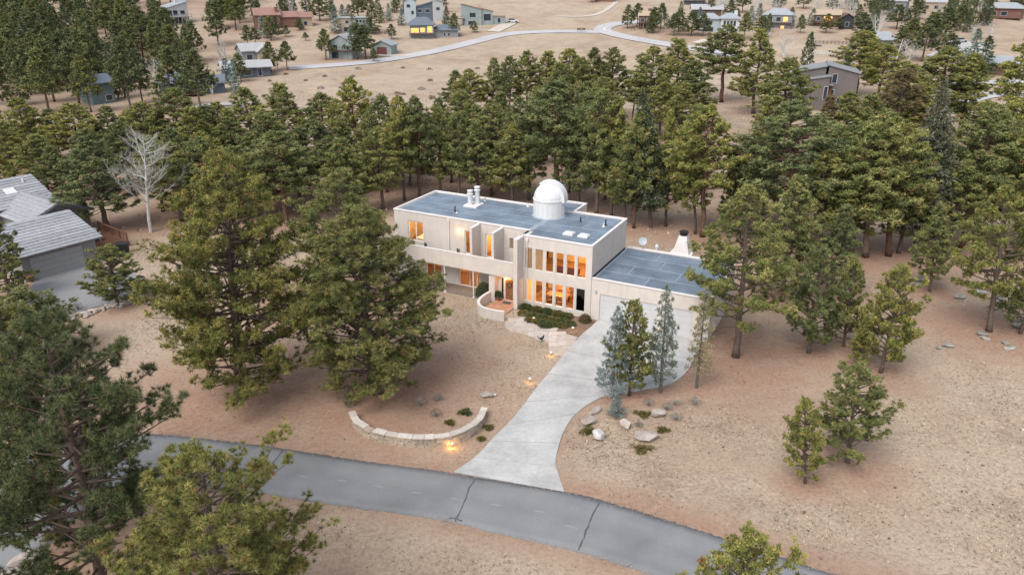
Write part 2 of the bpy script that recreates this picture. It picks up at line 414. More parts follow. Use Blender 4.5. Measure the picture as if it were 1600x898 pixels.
def pine(name, seed, H, cb, R, nb, tuft, nn, wid, dens=1.0, prof=None, droop=.12, up=.35, lean=.0, tr=.24, jit=.3, brown=.03, bark='bark', leafm='pine_needles', stub=6, lump=.4, per=7, core=.34):
    """ponderosa-like tree: trunk, whorled limbs, twigs that end in needle brushes"""
    g = np.random.default_rng(seed); mb = MB()
    prof = prof or (lambda t: (1 - .62 * t ** 1.5) * min(1, .55 + 2.2 * t) if t < .8 else (1 - .62 * .8 ** 1.5) * (1 - ((t - .8) / .2) ** 1.6) + .12)
    wob = g.normal(0, .12, (16, 2)).cumsum(0) * .35; wob -= wob[0]
    trunk = [Vector((wob[i, 0] * H / 14, wob[i, 1] * H / 14, H * i / 15 * .985)) for i in range(16)]
    rad = [tr * (1.25 if i == 0 else 1) * (1 - i / 15) ** .8 + .02 for i in range(16)]
    mb.tube(trunk, rad, 9)
    def tp(h):
        x = min(max(h / (H * .985) * 15, 0), 14.999); i = int(x); return trunk[i].lerp(trunk[i + 1], x - i)
    C, D, S, T = [], [], [], []
    lop = g.uniform(0, 2 * math.pi); ph = g.uniform(0, 6.28, 4)
    for i in range(nb):
        t = ((i + g.uniform(0, 1)) / nb) ** .92
        az = i * 2.399963 + g.normal(0, .35)
        irr = 1 + .11 * math.sin(3 * az + ph[0] + t * 5) + .09 * math.sin(2 * az + ph[1] - t * 9)
        L = R * prof(t) * irr * g.uniform(.76, 1.07)
        h = H * (cb + (1 - cb) * t * .965)
        p0 = tp(h); dirh = Vector((math.cos(az), math.sin(az), 0)); sdv = Vector((-math.sin(az), math.cos(az), 0))
        a0 = -droop * (1 - t) + up * t * 1.4 + g.normal(0, .17); bow = g.normal(0, .12)
        pts = []
        for k in range(6):
            x = k / 5
            pts.append(p0 + dirh * (L * x) + sdv * (L * bow * x * x) + Vector((0, 0, L * (a0 * x + (.22 * (1 - t) + .06) * x * x))))
        tubes(mb, pts, .035 + .022 * L * .5, .012, 4)
        btint = g.normal(0, .07)
        for _ in range(max(3, int(L * dens + g.random()))):          # side twigs, each carrying a row of needle brushes
            x = 1 - (g.random() ** 1.35) * .72
            y = min(x * 5, 4.999); q = pts[int(y)].lerp(pts[int(y) + 1], y - int(y))
            sg = 1 if g.random() < .5 else -1
            tl = (.16 + .30 * L * (1.12 - x)) * g.uniform(.6, 1.25)
            td = (dirh * g.uniform(.45, 1.1) + sdv * sg * g.uniform(.15, 1.1) + Vector((0, 0, g.normal(.18 + .25 * t, .22)))).normalized()
            rise = g.uniform(.15, .5); ct = g.normal(0, .08)
            m_ = max(2, int(tl / lump * .8 + .5) + 1)
            if g.random() < .5: mb.tube([q, q + td * (tl * .5), q + td * tl + Vector((0, 0, rise * tl * .8))], [.018, .012, .007], 3, False)
            for _k in range(m_):
                f = 1 - _k / m_ * .75 * g.uniform(.8, 1.1)
                for _j in range(per):
                    e = q + td * (tl * f) + Vector((0, 0, rise * tl * f * f)) + Vector(g.normal(0, lump * .42, 3))
                    C.append(e); D.append((td * .5 + Vector((0, 0, .9)) + Vector(g.normal(0, .35, 3))).normalized()); S.append(tuft * g.uniform(.75, 1.25))
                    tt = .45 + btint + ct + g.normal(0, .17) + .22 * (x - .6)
                    T.append(1.0 if g.random() < brown else min(max(tt, .02), .9))
    for k in range(16):                                  # leader
        e = tp(H * g.uniform(.93, .985)) + Vector((*g.normal(0, .22, 2), g.uniform(-.1, .25)))
        C.append(e); D.append(Vector((0, 0, 1))); S.append(tuft); T.append(.55)
    for k in range(stub):                                            # bare dead stubs below the crown
        h = H * cb * g.uniform(.45, 1.0); az = g.uniform(0, 6.28); L = R * g.uniform(.2, .5); p = tp(h)
        e = p + Vector((math.cos(az) * L, math.sin(az) * L, -.12 * L)); mb.tube([p, p.lerp(e, .5) + Vector((0, 0, .05)), e], [.03, .02, .006], 4, False)
    wood = mb.mesh(name + '_wood'); wood.materials.append(MATS[bark])
    wood.polygons.foreach_set('use_smooth', [True] * len(wood.polygons))
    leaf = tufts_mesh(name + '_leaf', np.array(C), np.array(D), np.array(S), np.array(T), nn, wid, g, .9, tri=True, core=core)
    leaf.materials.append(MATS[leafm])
    return dict(H=H, R=R, wood=wood, leaf=leaf)

def spruce(name, seed, H, R, nb, leafm, cb=.08, bark='bark_grey', size=.17, nn=7, wid=.16, dens=1.0, gap=0, tr=.13):
    """conical spruce or fir: drooping limbs clothed in short-needled sprays"""
    g = np.random.default_rng(seed); mb = MB()
    mb.tube([(0, 0, H * i / 8) for i in range(9)], [tr * (1 - i / 8) ** .9 + .012 for i in range(9)], 8)
    C, D, S, T = [], [], [], []
    for i in range(nb):
        t = (i + g.random()) / nb; az = i * 2.399963 + g.normal(0, .3)
        if gap and g.random() < gap: continue
        L = R * ((1 - t) ** .85 * .95 + .05) * g.uniform(.72, 1.12) * min(1, .65 + 3 * t)
        p0 = Vector((0, 0, H * (cb + (1 - cb) * t * .97))); dh = Vector((math.cos(az), math.sin(az), 0)); sv = Vector((-dh.y, dh.x, 0))
        a0 = -.28 * (1 - t) + .35 * t; pts = [p0 + dh * (L * k / 4) + Vector((0, 0, L * (a0 * k / 4 + .16 * (k / 4) ** 2))) for k in range(5)]
        tubes(mb, pts, .014 + .012 * L, .006, 3)
        bt = g.normal(0, .1)
        for _ in range(max(4, int(L * 26 * dens))):
            x = 1 - g.random() ** 1.3 * .85; y = min(x * 4, 3.999); q = pts[int(y)].lerp(pts[int(y) + 1], y - int(y))
            lat = g.normal(0, .22 * L * (1.1 - x) + .05)
            C.append(q + sv * lat + dh * abs(lat) * .3 + Vector((0, 0, g.normal(-.02, .05)))); D.append((dh + sv * np.sign(lat) * .5 + Vector((0, 0, .1))).normalized())
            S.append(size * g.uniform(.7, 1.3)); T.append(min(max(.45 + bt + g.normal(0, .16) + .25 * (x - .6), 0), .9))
    for k in range(10):
        C.append(Vector((0, 0, H * (.95 + .05 * g.random())))); D.append(Vector((0, 0, 1))); S.append(size); T.append(.6)
    wood = mb.mesh(name + '_wood'); wood.materials.append(MATS[bark])
    leaf = tufts_mesh(name + '_leaf', np.array(C), np.array(D), np.array(S), np.array(T), nn, wid, g, .75)
    leaf.materials.append(MATS[leafm])
    return dict(H=H, R=R, wood=wood, leaf=leaf)

def bare(name, seed, H, R, nb=26, multi=1, up0=.55, sub=5, sub2=4, thick=.15, trunkm='aspen_bark'):
    """leafless pale aspen: trunk(s), limbs, twigs"""
    g = np.random.default_rng(seed); mb = MB(); tw = MB()
    stems = []
    for s in range(multi):
        a = g.uniform(0, 6.28); sp = R * .55 * (multi > 1)
        w_ = g.normal(0, .1, (9, 2)).cumsum(0) * H / 20; w_ -= w_[0]
        hh = H * (1 if s == 0 else g.uniform(.75, .97))
        st = [Vector((w_[i, 0] + sp * math.cos(a) * (i / 8), w_[i, 1] + sp * math.sin(a) * (i / 8), hh * i / 8)) for i in range(9)]
        mb.tube(st, [thick * (1 - i / 8) ** .75 + .012 for i in range(9)], 8); stems.append(st)
    for i in range(nb):
        up = up0 * g.uniform(.45, 1.35)
        st = stems[i % multi]; t = .28 + .70 * ((i + g.random()) / nb); az = i * 2.4 + g.normal(0, .4)
        y = min(t * 8, 7.999); p = st[int(y)].lerp(st[int(y) + 1], y - int(y))
        L = R * (1.15 - .8 * (t - .28) / .72) * g.uniform(.6, 1.1); dh = Vector((math.cos(az), math.sin(az), 0)); sv = Vector((-dh.y, dh.x, 0)); bo = g.normal(0, .35)
        pts = [p + dh * (L * k / 5) + sv * (L * bo * (k / 5) ** 2) + Vector((0, 0, L * (up * .6 * k / 5 + up * .6 * (k / 5) ** 2))) for k in range(6)]
        mb.tube(pts, [.05 * thick / .15 * (1 - .8 * k / 5) for k in range(6)], 5, False)
        for j in range(sub):
            x = g.uniform(.25, 1); y = min(x * 5, 4.999); q = pts[int(y)].lerp(pts[int(y) + 1], y - int(y))
            l2 = L * g.uniform(.25, .5); d2 = (dh * g.uniform(.2, 1) + sv * g.normal(0, .8) + Vector((0, 0, up + g.normal(0, .3)))).normalized()
            q1 = q + d2 * l2 * .5 + Vector((0, 0, -.02 * l2)); q2 = q + d2 * l2 + Vector((0, 0, .1 * l2)); mb.tube([q, q1, q2], [.02, .014, .008], 4, False)
            for k in range(sub2):
                r_ = q.lerp(q2, g.uniform(.2, 1)); d3 = (d2 + Vector(g.normal(0, .6, 3))).normalized(); l3 = l2 * g.uniform(.3, .7)
                tw.tube([r_, r_ + d3 * l3 * .5, r_ + d3 * l3 + Vector((0, 0, .06 * l3))], [.011, .008, .005], 3, False)
    wood = mb.mesh(name + '_wood'); wood.materials.append(MATS[trunkm])
    leaf = tw.mesh(name + '_twigs'); leaf.materials.append(MATS['aspen_twig'])
    return dict(H=H, R=R, wood=wood, leaf=leaf)

cone = lambda t: (1 - t) ** .8 * .95 + .09
egg = lambda t: (.72 + 1.25 * t if t < .22 else max(.08, 1 - ((t - .22) / .78) ** 1.3 * .93))
full = lambda t: (.70 + 1.2 * t if t < .25 else max(.1, 1 - ((t - .25) / .75) ** 1.75 * .9))
spire = lambda t: (.8 + 1.1 * t if t < .18 else max(.1, 1 - ((t - .18) / .82) ** 1.05 * .92))
dome = lambda t: max(.1, (1 - max(0, t - .2) ** 1.7 * 1.4)) * min(1, .62 + 1.5 * t)
PROTO = {}
def proto(kind, n, fn): PROTO[kind] = [fn(i) for i in range(n)]
proto('hero', 2, lambda i: pine(f'hero{i}', 11 + i, 17, .07, 5.4, 185, .225, 20, .085, 3.4, full, .2, .30, tr=.36, jit=.34, brown=.04, lump=.25, per=2, core=.24, leafm='pine_needles_olive', bark='bark', stub=7))
proto('close', 2, lambda i: pine(f'close{i}', 31 + i, 13, .12, 4.5, 120, .225, 38, .048, 3.2, full, .06, .32, tr=.26, jit=.34, brown=.05, lump=.22, per=2, core=0, leafm=('deep_needles', 'pine_needles_olive')[i], stub=14))
proto('pond', 7, lambda i: pine(f'pond{i}', 51 + i, 15, (.20, .32, .17, .27, .36, .2, .3)[i], 3.3, (96, 88, 104, 92, 84, 98, 90)[i], .30, 13, .115, 3.2, (egg, full, egg, full, dome, spire, egg)[i], .14, .32, tr=.22, leafm='forest_needles', bark=('bark', 'bark_red', 'bark')[i % 3], jit=.36, lump=.30, per=2))
proto('open', 2, lambda i: pine(f'open{i}', 71 + i, 12, .22, 3.4, 72, .225, 18, .09, 3.7, egg, .04, .38, tr=.2, leafm='pine_needles', jit=.3, stub=4, lump=.24, per=2))
proto('young', 3, lambda i: pine(f'young{i}', 81 + i, 7, .10, 2.1, 64, .18, 18, .095, 5.6, (cone, full, egg)[i], .0, .42, tr=.12, leafm='pine_needles', jit=.16, stub=1, lump=.2, per=2))
proto('far', 5, lambda i: pine(f'far{i}', 91 + i, 12, (.2, .28, .24, .16, .3)[i], 2.9, 50, .42, 9, .17, 2.2, (egg, spire, cone, egg, spire)[i], .12, .3, tr=.17, leafm='deep_needles', jit=.3, stub=2, lump=.5, per=2))
proto('fir', 2, lambda i: spruce(f'fir{i}', 111 + i, 15, 2.8, 95, 'dark_needles', (.16, .25)[i], 'bark', .42, 6, .15, .42, tr=.2))
proto('grey_fir', 1, lambda i: spruce(f'greyfir{i}', 121, 15, 3.0, 100, 'grey_needles', .14, 'bark_grey', .42, 6, .14, .40, tr=.2))
proto('brown', 2, lambda i: pine(f'brown{i}', 131 + i, 13, .2, 2.9, 74, .30, 13, .11, 2.3, (egg, cone)[i], .1, .3, tr=.2, leafm='brown_needles', jit=.34, lump=.34, per=2))
proto('blue', 2, lambda i: spruce(f'blue{i}', 141 + i, 8, 1.7, (78, 70)[i], ('blue_needles', 'spruce_needles')[i], (.1, .16)[i], size=.20, nn=9, wid=.10, dens=.72, gap=.1))
proto('yellow', 1, lambda i: spruce('yellow', 151, 8.5, 1.6, 74, 'yellow_needles', .2, size=.19, nn=7, wid=.10, dens=.62, gap=.12))
proto('far_fir', 2, lambda i: spruce(f'farfir{i}', 161 + i, 9, 2.2, 44, ('dark_needles', 'blue_needles')[i], .06, size=.5, nn=5, wid=.2, dens=.22))
proto('aspen', 2, lambda i: bare(f'aspen{i}', 171 + i, 11.5, 3.4, 26, 1, .8, 11, 8))
proto('far_aspen', 3, lambda i: bare(f'faraspen{i}', 181 + i, 9, 2.3, 26, (2, 4, 3)[i], 1.1, 6, 5, .16))

TREES = []         # (base xyz, height, radius, kind, variant, yaw, lean, name, label, group)
def tree_at(p, h, r, kind, var, name, label, group, lean=0.0, yaw=None):
    TREES.append((p, h, r, kind, var, yaw, lean, name, label, group))

def tree_px(u, vb, vt, wpx, kind, label, group=None, name='pine_tree', var=None, ut=None, rmax=1.7):
    """tree whose foot is seen at (u, vb), whose tip reaches row vt and whose crown is wpx wide"""
    p = GP(u, vb) if vb < 260 else P(u, vb)
    lo, hi = .5, 40
    for _ in range(30):
        m = (lo + hi) / 2
        if proj((p[0], p[1], p[2] + m))[1] < vt: hi = m
        else: lo = m
    h = hi; d = proj((p[0], p[1], p[2] + h * .6))[2]; r = wpx / 2 / FPX * d; lean = 0
    if ut is not None:
        u0, _, d0 = proj((p[0], p[1], p[2] + h)); lean = math.atan((ut - u0) / FPX * d0 / h)
    if var is None: var = len(TREES)
    tree_at(p, h, r, kind, var, name, label, group, lean)

# ------------------------------------------------------------------ which tree stands where
def by(u, *steps):
    for lim, txt in steps:
        if u < lim: return txt
def lab_sb(u, v):
    return ('tall bare-trunked front-row pine ' if v >= 300 else 'pine crown of the second row ') + by(u, (470, 'behind the broad old pine'), (540, 'behind the bushy lawn pine'), (640, 'behind the blind end of the flat-roofed house'), (700, 'behind the wing roof short of the flues'), (780, 'behind the white chimney flues'), (835, 'between the flues and the dome'), (900, 'behind the observatory dome'), (975, 'behind the tower roof corner'), (1060, 'behind the dish on the garage roof'), (2000, 'behind the outdoor chimney'))
def lab_sr(u, v):
    return ('near ' if v > 340 else 'far ') + 'pine of the dense wood ' + by(u, (1240, 'behind the open garage pine'), (1320, 'below the mauve-grey modern house'), (1375, 'between modern house and rusty pine'), (1425, 'around the rusty brown pine'), (1510, 'around the greyish leaning fir'), (2000, 'above the pale outcrops'))
def lab_sl(u, v):
    return ('near ' if v > 280 else 'far ') + 'pine of the upper wood ' + by(u, (60, 'straight above the tiled roofs'), (120, 'past the tiled roof ridge'), (190, 'behind the leaning deck pine'), (270, 'behind the bare white aspen'), (2000, 'behind the broad old pine'))
def lab_sm(u, v): return 'pine at the edge of the tan meadow ' + by(u, (760, 'beyond the white chimney flues'), (840, 'between the flues and the dome'), (900, 'beyond the observatory dome'), (965, 'beyond the tower roof'), (2000, 'below the road fork'))
def lab_sf(u, v, k='small pine'): return k + ' on the far slope ' + by(v, (40, 'level with the white house'), (75, 'below the white house'), (115, 'above the dark blue house'), (140, 'level with the dark roof'), (999, 'beside the teal house')) + by(u, (90, ', towards the outcrops'), (180, ', over the teal house'), (270, ', over the aspen'), (999, ', over the dark roof'))
def lab_sh(u, v): return ('tall ' if v > 50 else 'small ') + 'far pine ' + by(u, (440, 'around the red house'), (490, 'below the tan wing of the red house'), (540, 'beside the grey-green gabled house'), (600, 'beside the maroon-doored garage'), (700, 'beside the blue-roofed lit house'), (860, 'beside the modern orange-roofed house'), (1010, 'beside the brown chalet at the fork'), (1070, 'between chalet and pale blue house'), (1150, 'around the pale blue house'), (1260, 'around the grey lit house'), (1340, 'around the low brown lit house'), (1420, 'around the grey-roofed house end'), (1500, 'by the far paved yard'), (2000, 'below the long red-walled house'))
tree_px(376, 622, 232, 232, 'hero', 'broad old pine with low limbs between the neighbour\'s drive and the stone wall', var=0, ut=340)
tree_px(582, 612, 320, 226, 'hero', 'bushy round pine standing at the lawn\'s edge above the curved stone wall', var=1, ut=558)
tree_px(520, 470, 263, 150, 'open', 'pine close behind the bushy lawn pine, beside the house\'s blind end', var=0, ut=535)
tree_at(P(150, 690, 0) * 0 + np.array([-18.2, 25.6, 0]), 15.0, 4.5, 'close', 0, 'pine_tree', 'dark shaggy pine leaning over the bend of the road', None, .02)
tree_at(np.array([-11.0, 21.4, 0]), 11.7, 4.3, 'close', 1, 'pine_tree', 'cone-studded pine rising from the verge below the road', None, .03)
tree_at(np.array([-23.0, 30.5, 0]), 13.0, 3.8, 'close', 1, 'pine_tree', 'dense pine crowding behind the shaggy pine at the road bend', None, 0, 2.0)
tree_at(np.array([8.2, 20.6, 0]), 8.8, 2.0, 'young', 1, 'pine_tree', 'small pine top on the verge where the road runs downhill', None, 0, 1.0)
tree_px(1149, 557, 290, 165, 'open', 'tall open pine beside the garage end of the house', var=1, ut=1172)
tree_px(1221, 470, 275, 92, 'pond', 'full pine standing just behind the open pine by the garage', var=2, ut=1246)
tree_px(1297, 464, 318, 70, 'pond', 'slim pine between the garage pines and the forest trunks', var=5)
tree_px(1263, 551, 388, 84, 'young', 'bright young pine with low limbs in the brown litter', var=1, ut=1286)
tree_px(1318, 541, 406, 60, 'young', 'dark slender young pine between two brighter young pines', var=0, ut=1336)
tree_px(1340, 573, 498, 36, 'young', 'knee of a sapling pine in front of the dark slender one', var=2)
tree_px(1376, 581, 416, 80, 'young', 'young pine at the open meadow\'s edge, outermost of the cluster', var=1, ut=1408)
tree_px(1324, 722, 572, 98, 'young', 'stout rounded pine alone in the meadow with a squat neighbour', var=1, ut=1344)
tree_px(1258, 754, 620, 62, 'young', 'squat bright green pine leaning on the stout meadow pine', var=2, ut=1257)
tree_px(183, 476, 384, 82, 'young', 'small round pine in the rock edging of the grey driveway', var=1, ut=166)
tree_px(18, 468, 344, 84, 'young', 'dark pine hiding the corner of the grey tiled garage', var=0)
tree_px(60, 565, 455, 120, 'young', 'low bushy pine on the bank under the grey driveway', var=1)
tree_px(983, 617, 470, 64, 'young', 'green pine in the driveway island between two blue spruces', var=1, ut=992)
tree_px(957, 621, 478, 58, 'blue', 'pale blue spruce at the driveway kerb of the planted island', None, 'spruce_tree', 0)
tree_px(1032, 613, 445, 62, 'blue', 'tall blue-green spruce in front of the garage door', None, 'spruce_tree', 1, 1042)
tree_px(1088, 606, 448, 56, 'yellow', 'thin yellowing spruce with a brown top near the garage', None, 'spruce_tree', 0, 1104)
tree_px(962, 651, 614, 44, 'blue', 'knee-high blue spruce beside the boulders of the island', None, 'spruce_tree', 0)
tree_px(168, 360, 213, 108, 'pond', 'leaning pine over the neighbour\'s wooden deck', var=0, ut=128)
tree_px(236, 362, 212, 122, 'aspen', 'bare white aspen beside the neighbour\'s deck', None, 'aspen_tree', 0, 222)
tree_px(10, 262, 232, 60, 'aspen', 'bare white aspen behind the tiled roofs', None, 'aspen_tree', 1)
tree_px(1545, 517, 288, 125, 'open', 'red-trunked pine over the pale outcrops of the meadow edge', var=0, ut=1573)
tree_px(1452, 455, 318, 62, 'pond', 'short leaning pine standing clear of the forest edge', var=2, ut=1474)
tree_px(1594, 520, 380, 70, 'young', 'dark young pine among the pale outcrops', var=0)
tree_px(1585, 270, 28, 130, 'pond', 'huge dark pine above the asphalt of the far lane', var=0)
# the stand behind the house
SB, LB_ = 'pines in the stand behind the house', 'tall pine in the stand behind the flat-roofed house'
for u, vb, vt, w_, ut in ((632, 313, 150, 52, None), (655, 312, 152, 54, None), (690, 306, 166, 52, None), (718, 310, 175, 50, None), (748, 314, 190, 56, None), (768, 305, 162, 70, None),
        (800, 318, 196, 58, None), (826, 312, 176, 56, None), (870, 318, 126, 116, None), (905, 330, 168, 60, None), (932, 336, 138, 72, None), (955, 338, 150, 60, None),
        (990, 356, 175, 56, None), (1040, 353, 172, 46, 1048), (1086, 365, 205, 50, 1080), (1098, 370, 166, 96, 1110), (1140, 360, 250, 40, None),
        (605, 300, 148, 56, None), (583, 296, 175, 52, None), (560, 276, 121, 60, None), (540, 290, 185, 48, None), (498, 300, 188, 78, None), (511, 262, 146, 60, None), (433, 312, 176, 108, None),
        (450, 268, 130, 72, None), (400, 262, 137, 76, None), (470, 330, 228, 70, None), (365, 275, 172, 60, None), (725, 265, 141, 56, None), (745, 270, 165, 50, None), (782, 258, 143, 56, None), (812, 262, 152, 48, None),
        (660, 268, 172, 46, None), (690, 260, 153, 38, None), (838, 258, 140, 46, None), (905, 268, 128, 58, None), (935, 280, 150, 46, None),
        (640, 290, 178, 46, None), (705, 285, 185, 46, None), (785, 290, 195, 50, None), (890, 300, 185, 46, None), (945, 312, 185, 48, None), (1000, 320, 185, 46, None), (520, 312, 215, 56, None), (1075, 300, 165, 48, None), (620, 280, 165, 44, None), (400, 338, 212, 80, None), (448, 348, 205, 90, None), (545, 338, 215, 70, None), (598, 326, 200, 60, None)):
    tree_px(u, vb, vt, w_ * 1.12, 'pond', lab_sb(u, vb), SB, ut=ut)
tree_px(1017, 355, 142, 62, 'fir', 'dark fir with a leaning trunk behind the garage lawn', None, 'fir_tree', 0, 1004)
tree_px(975, 352, 200, 50, 'fir', 'dark fir at the inner edge of the garage lawn', None, 'fir_tree', 1)
tree_px(727, 250, 140, 46, 'brown', 'rusty brown pine top in the stand behind the chimney flues', var=0)
# back row against the meadow
SM, LM = 'pines along the meadow', 'pine on the near edge of the tan meadow beyond the stand'
for u, vb, vt, w_ in ((715, 182, 110, 36), (735, 186, 108, 38), (771, 184, 91, 34), (797, 186, 88, 34), (824, 186, 80, 36), (853, 184, 80, 46), (888, 188, 76, 56), (924, 180, 74, 42), (955, 182, 74, 38),
        (870, 200, 98, 50), (1012, 196, 73, 54), (988, 190, 112, 30), (1054, 190, 60, 66), (1078, 200, 94, 56), (1030, 212, 118, 44), (940, 205, 120, 44), (1060, 222, 130, 50), (905, 196, 90, 40)):
    tree_px(u, vb, vt, w_ * 1.25, 'pond', lab_sm(u, vb), SM)
for u, vb, vt, w_ in ((1127, 160, 40, 80), (1177, 178, 45, 72)):
    tree_px(u, vb, vt, w_, 'pond', 'pine with a bare red trunk on the tan clearing', 'pines on the clearing')
# forest on the house's garage side
SR, LR = 'pines of the dense wood', 'pine of the dense wood between the meadow lot and the grey house'
for u, vb, vt, w_, ut in ((1220, 215, 90, 66, None), (1200, 240, 150, 60, None), (1236, 385, 157, 125, 1240), (1190, 345, 190, 60, None), (1265, 400, 235, 70, None), (1312, 262, 144, 54, None), (1345, 255, 148, 62, None),
        (1352, 401, 188, 96, 1360), (1330, 392, 215, 70, None), (1388, 400, 174, 92, 1392), (1404, 396, 230, 60, None), (1335, 150, 48, 62, None), (1452, 215, 74, 78, None), (1497, 220, 84, 68, None), (1400, 225, 100, 70, None),
        (1418, 250, 130, 66, None), (1502, 388, 168, 100, 1552), (1520, 372, 215, 70, None), (1560, 380, 200, 80, None), (1592, 400, 175, 90, None), (1300, 380, 240, 60, None), (1290, 300, 190, 60, None),
        (1365, 300, 170, 60, None), (1440, 300, 190, 50, None), (1530, 300, 165, 64, None), (1575, 320, 190, 70, None), (1180, 300, 215, 50, None), (1160, 330, 235, 44, None), (1480, 400, 250, 60, None), (1320, 320, 195, 54, None), (1370, 165, 70, 50, None)):
    tree_px(u, vb, vt, w_ * 1.3, 'pond', lab_sr(u, vb), SR, ut=ut)
tree_px(1428, 395, 128, 84, 'grey_fir', 'greyish thin-needled fir with leaning trunk in the dense wood', None, 'fir_tree', 0, 1476)
tree_px(1440, 396, 200, 50, 'fir', 'dark fir leaning beside the greyish fir', None, 'fir_tree', 1, 1466)
tree_px(1456, 396, 220, 44, 'fir', 'narrow dark fir between the leaning trunks', None, 'fir_tree', 0, 1482)
tree_px(1392, 250, 108, 92, 'brown', 'broad rusty brown pine over the dense wood', var=0)
tree_px(1281, 262, 148, 48, 'brown', 'small rusty pine below the grey modern house', var=1)
tree_px(1254, 150, 53, 30, 'far_fir', 'dark pointed spruce behind the grey modern house', None, 'spruce_tree', 0)
tree_px(1515, 112, 46, 34, 'far_fir', 'blue spruce beside the grey roof, paler of the pair', None, 'spruce_tree', 1)
tree_px(1533, 118, 58, 34, 'far_fir', 'dark spruce beside the grey roof, darker of the pair', None, 'spruce_tree', 0)
for u, vb, vt, w_ in ((1392, 112, 62, 56), (1412, 108, 66, 50), (1368, 66, 18, 24), (1225, 90, 52, 34)):
    tree_px(u, vb, vt, w_, 'far_aspen', 'bare white aspen among the pines near the grey modern house', 'aspens near the grey house', 'aspen_tree')
# left-hand mid wood
SL, LL = 'pines above the tiled roofs', 'pine of the wood above the tiled grey roofs'
for u, vb, vt, w_, ut in ((52, 262, 152, 70, None), (130, 268, 162, 80, None), (180, 262, 166, 56, None), (240, 268, 160, 66, None), (290, 262, 139, 70, None), (312, 280, 167, 70, None), (75, 300, 210, 70, None), (25, 285, 190, 66, None),
        (255, 330, 214, 60, None), (100, 310, 228, 60, None), (205, 300, 190, 56, None), (335, 262, 165, 60, None), (5, 250, 165, 60, None), (155, 300, 200, 60, None), (285, 318, 200, 60, None), (330, 310, 205, 56, None), (95, 250, 170, 60, None), (215, 250, 172, 50, None), (350, 240, 160, 56, None), (60, 250, 190, 54, None), (10, 330, 228, 50, None), (285, 345, 222, 76, None), (330, 346, 215, 76, None)):
    tree_px(u, vb, vt, w_ * 1.12, 'pond', lab_sl(u, vb), SL, ut=ut)
# far slope on the left: placed on the ground, kept off the houses and the clearings
SF, LF = 'pines on the far slope', 'small pine scattered over the far wooded slope'
CLEAR = [(300, 32, 42, 24), (285, 142, 52, 20), (165, 155, 20, 22), (212, 134, 20, 14), (390, 108, 40, 24), (108, 62, 12, 16), (158, 84, 14, 8), (290, 62, 22, 20), (230, 30, 26, 12), (20, 28, 24, 10), (345, 58, 26, 10), (52, 12, 12, 6)]
g = np.random.default_rng(5); acc = []
for _ in range(4000):
    u, v = g.uniform(-20, 385), g.uniform(4, 176)
    if u > 300 and v > 40 and g.random() < .5: continue
    if u > 330 and v > 120: continue
    if any(abs(u - a) < c and abs(v - b) < d for a, b, c, d in CLEAR): continue
    p = GP(u, v)
    if any((p[0] - q[0]) ** 2 + (p[1] - q[1]) ** 2 < (6.6 + g.random() * 1.5) ** 2 for q in acc): continue
    acc.append(p); h = g.uniform(10.0, 15.5)
    tree_at(p, h, h * g.uniform(.26, .34), 'far', int(g.integers(0, 5)), 'pine_tree', lab_sf(u, v), SF)
    if len(acc) >= 104: break
for lo_, hi_, n_, sd_ in (((-20, 4), (385, 165), 46, 0), ((1330, 2), (1600, 60), 16, 1), ((395, -4), (640, 30), 10, 1)):
    k_ = 0
    for _ in range(3000):
        u, v = g.uniform(lo_[0], hi_[0]), g.uniform(lo_[1], hi_[1])
        if sd_ == 0 and (any(abs(u - a) < c and abs(v - b) < d for a, b, c, d in CLEAR) or (u > 300 and v > 70)): continue
        p = GP(u, v)
        if any((p[0] - q[0]) ** 2 + (p[1] - q[1]) ** 2 < 4.4 ** 2 for q in acc): continue
        acc.append(p); k_ += 1; h = g.uniform(8.5, 14)
        tree_at(p, h, h * g.uniform(.17, .22), 'far_fir', 0, 'fir_tree', lab_sf(u, v, 'dark fir') if sd_ == 0 else ('dark fir among the houses above the dense wood' if u > 1000 else 'dark fir around and above the red house'), 'dark firs of the far land')
        if k_ >= n_: break
for u, vb, vt, w_ in ((243, 140, 92, 34), (332, 148, 112, 20), (352, 92, 62, 22), (345, 98, 66, 18)):
    tree_px(u, vb, vt, w_, 'far_aspen', 'bare white aspen by the dark blue house on the slope', 'aspens by the dark blue house', 'aspen_tree')
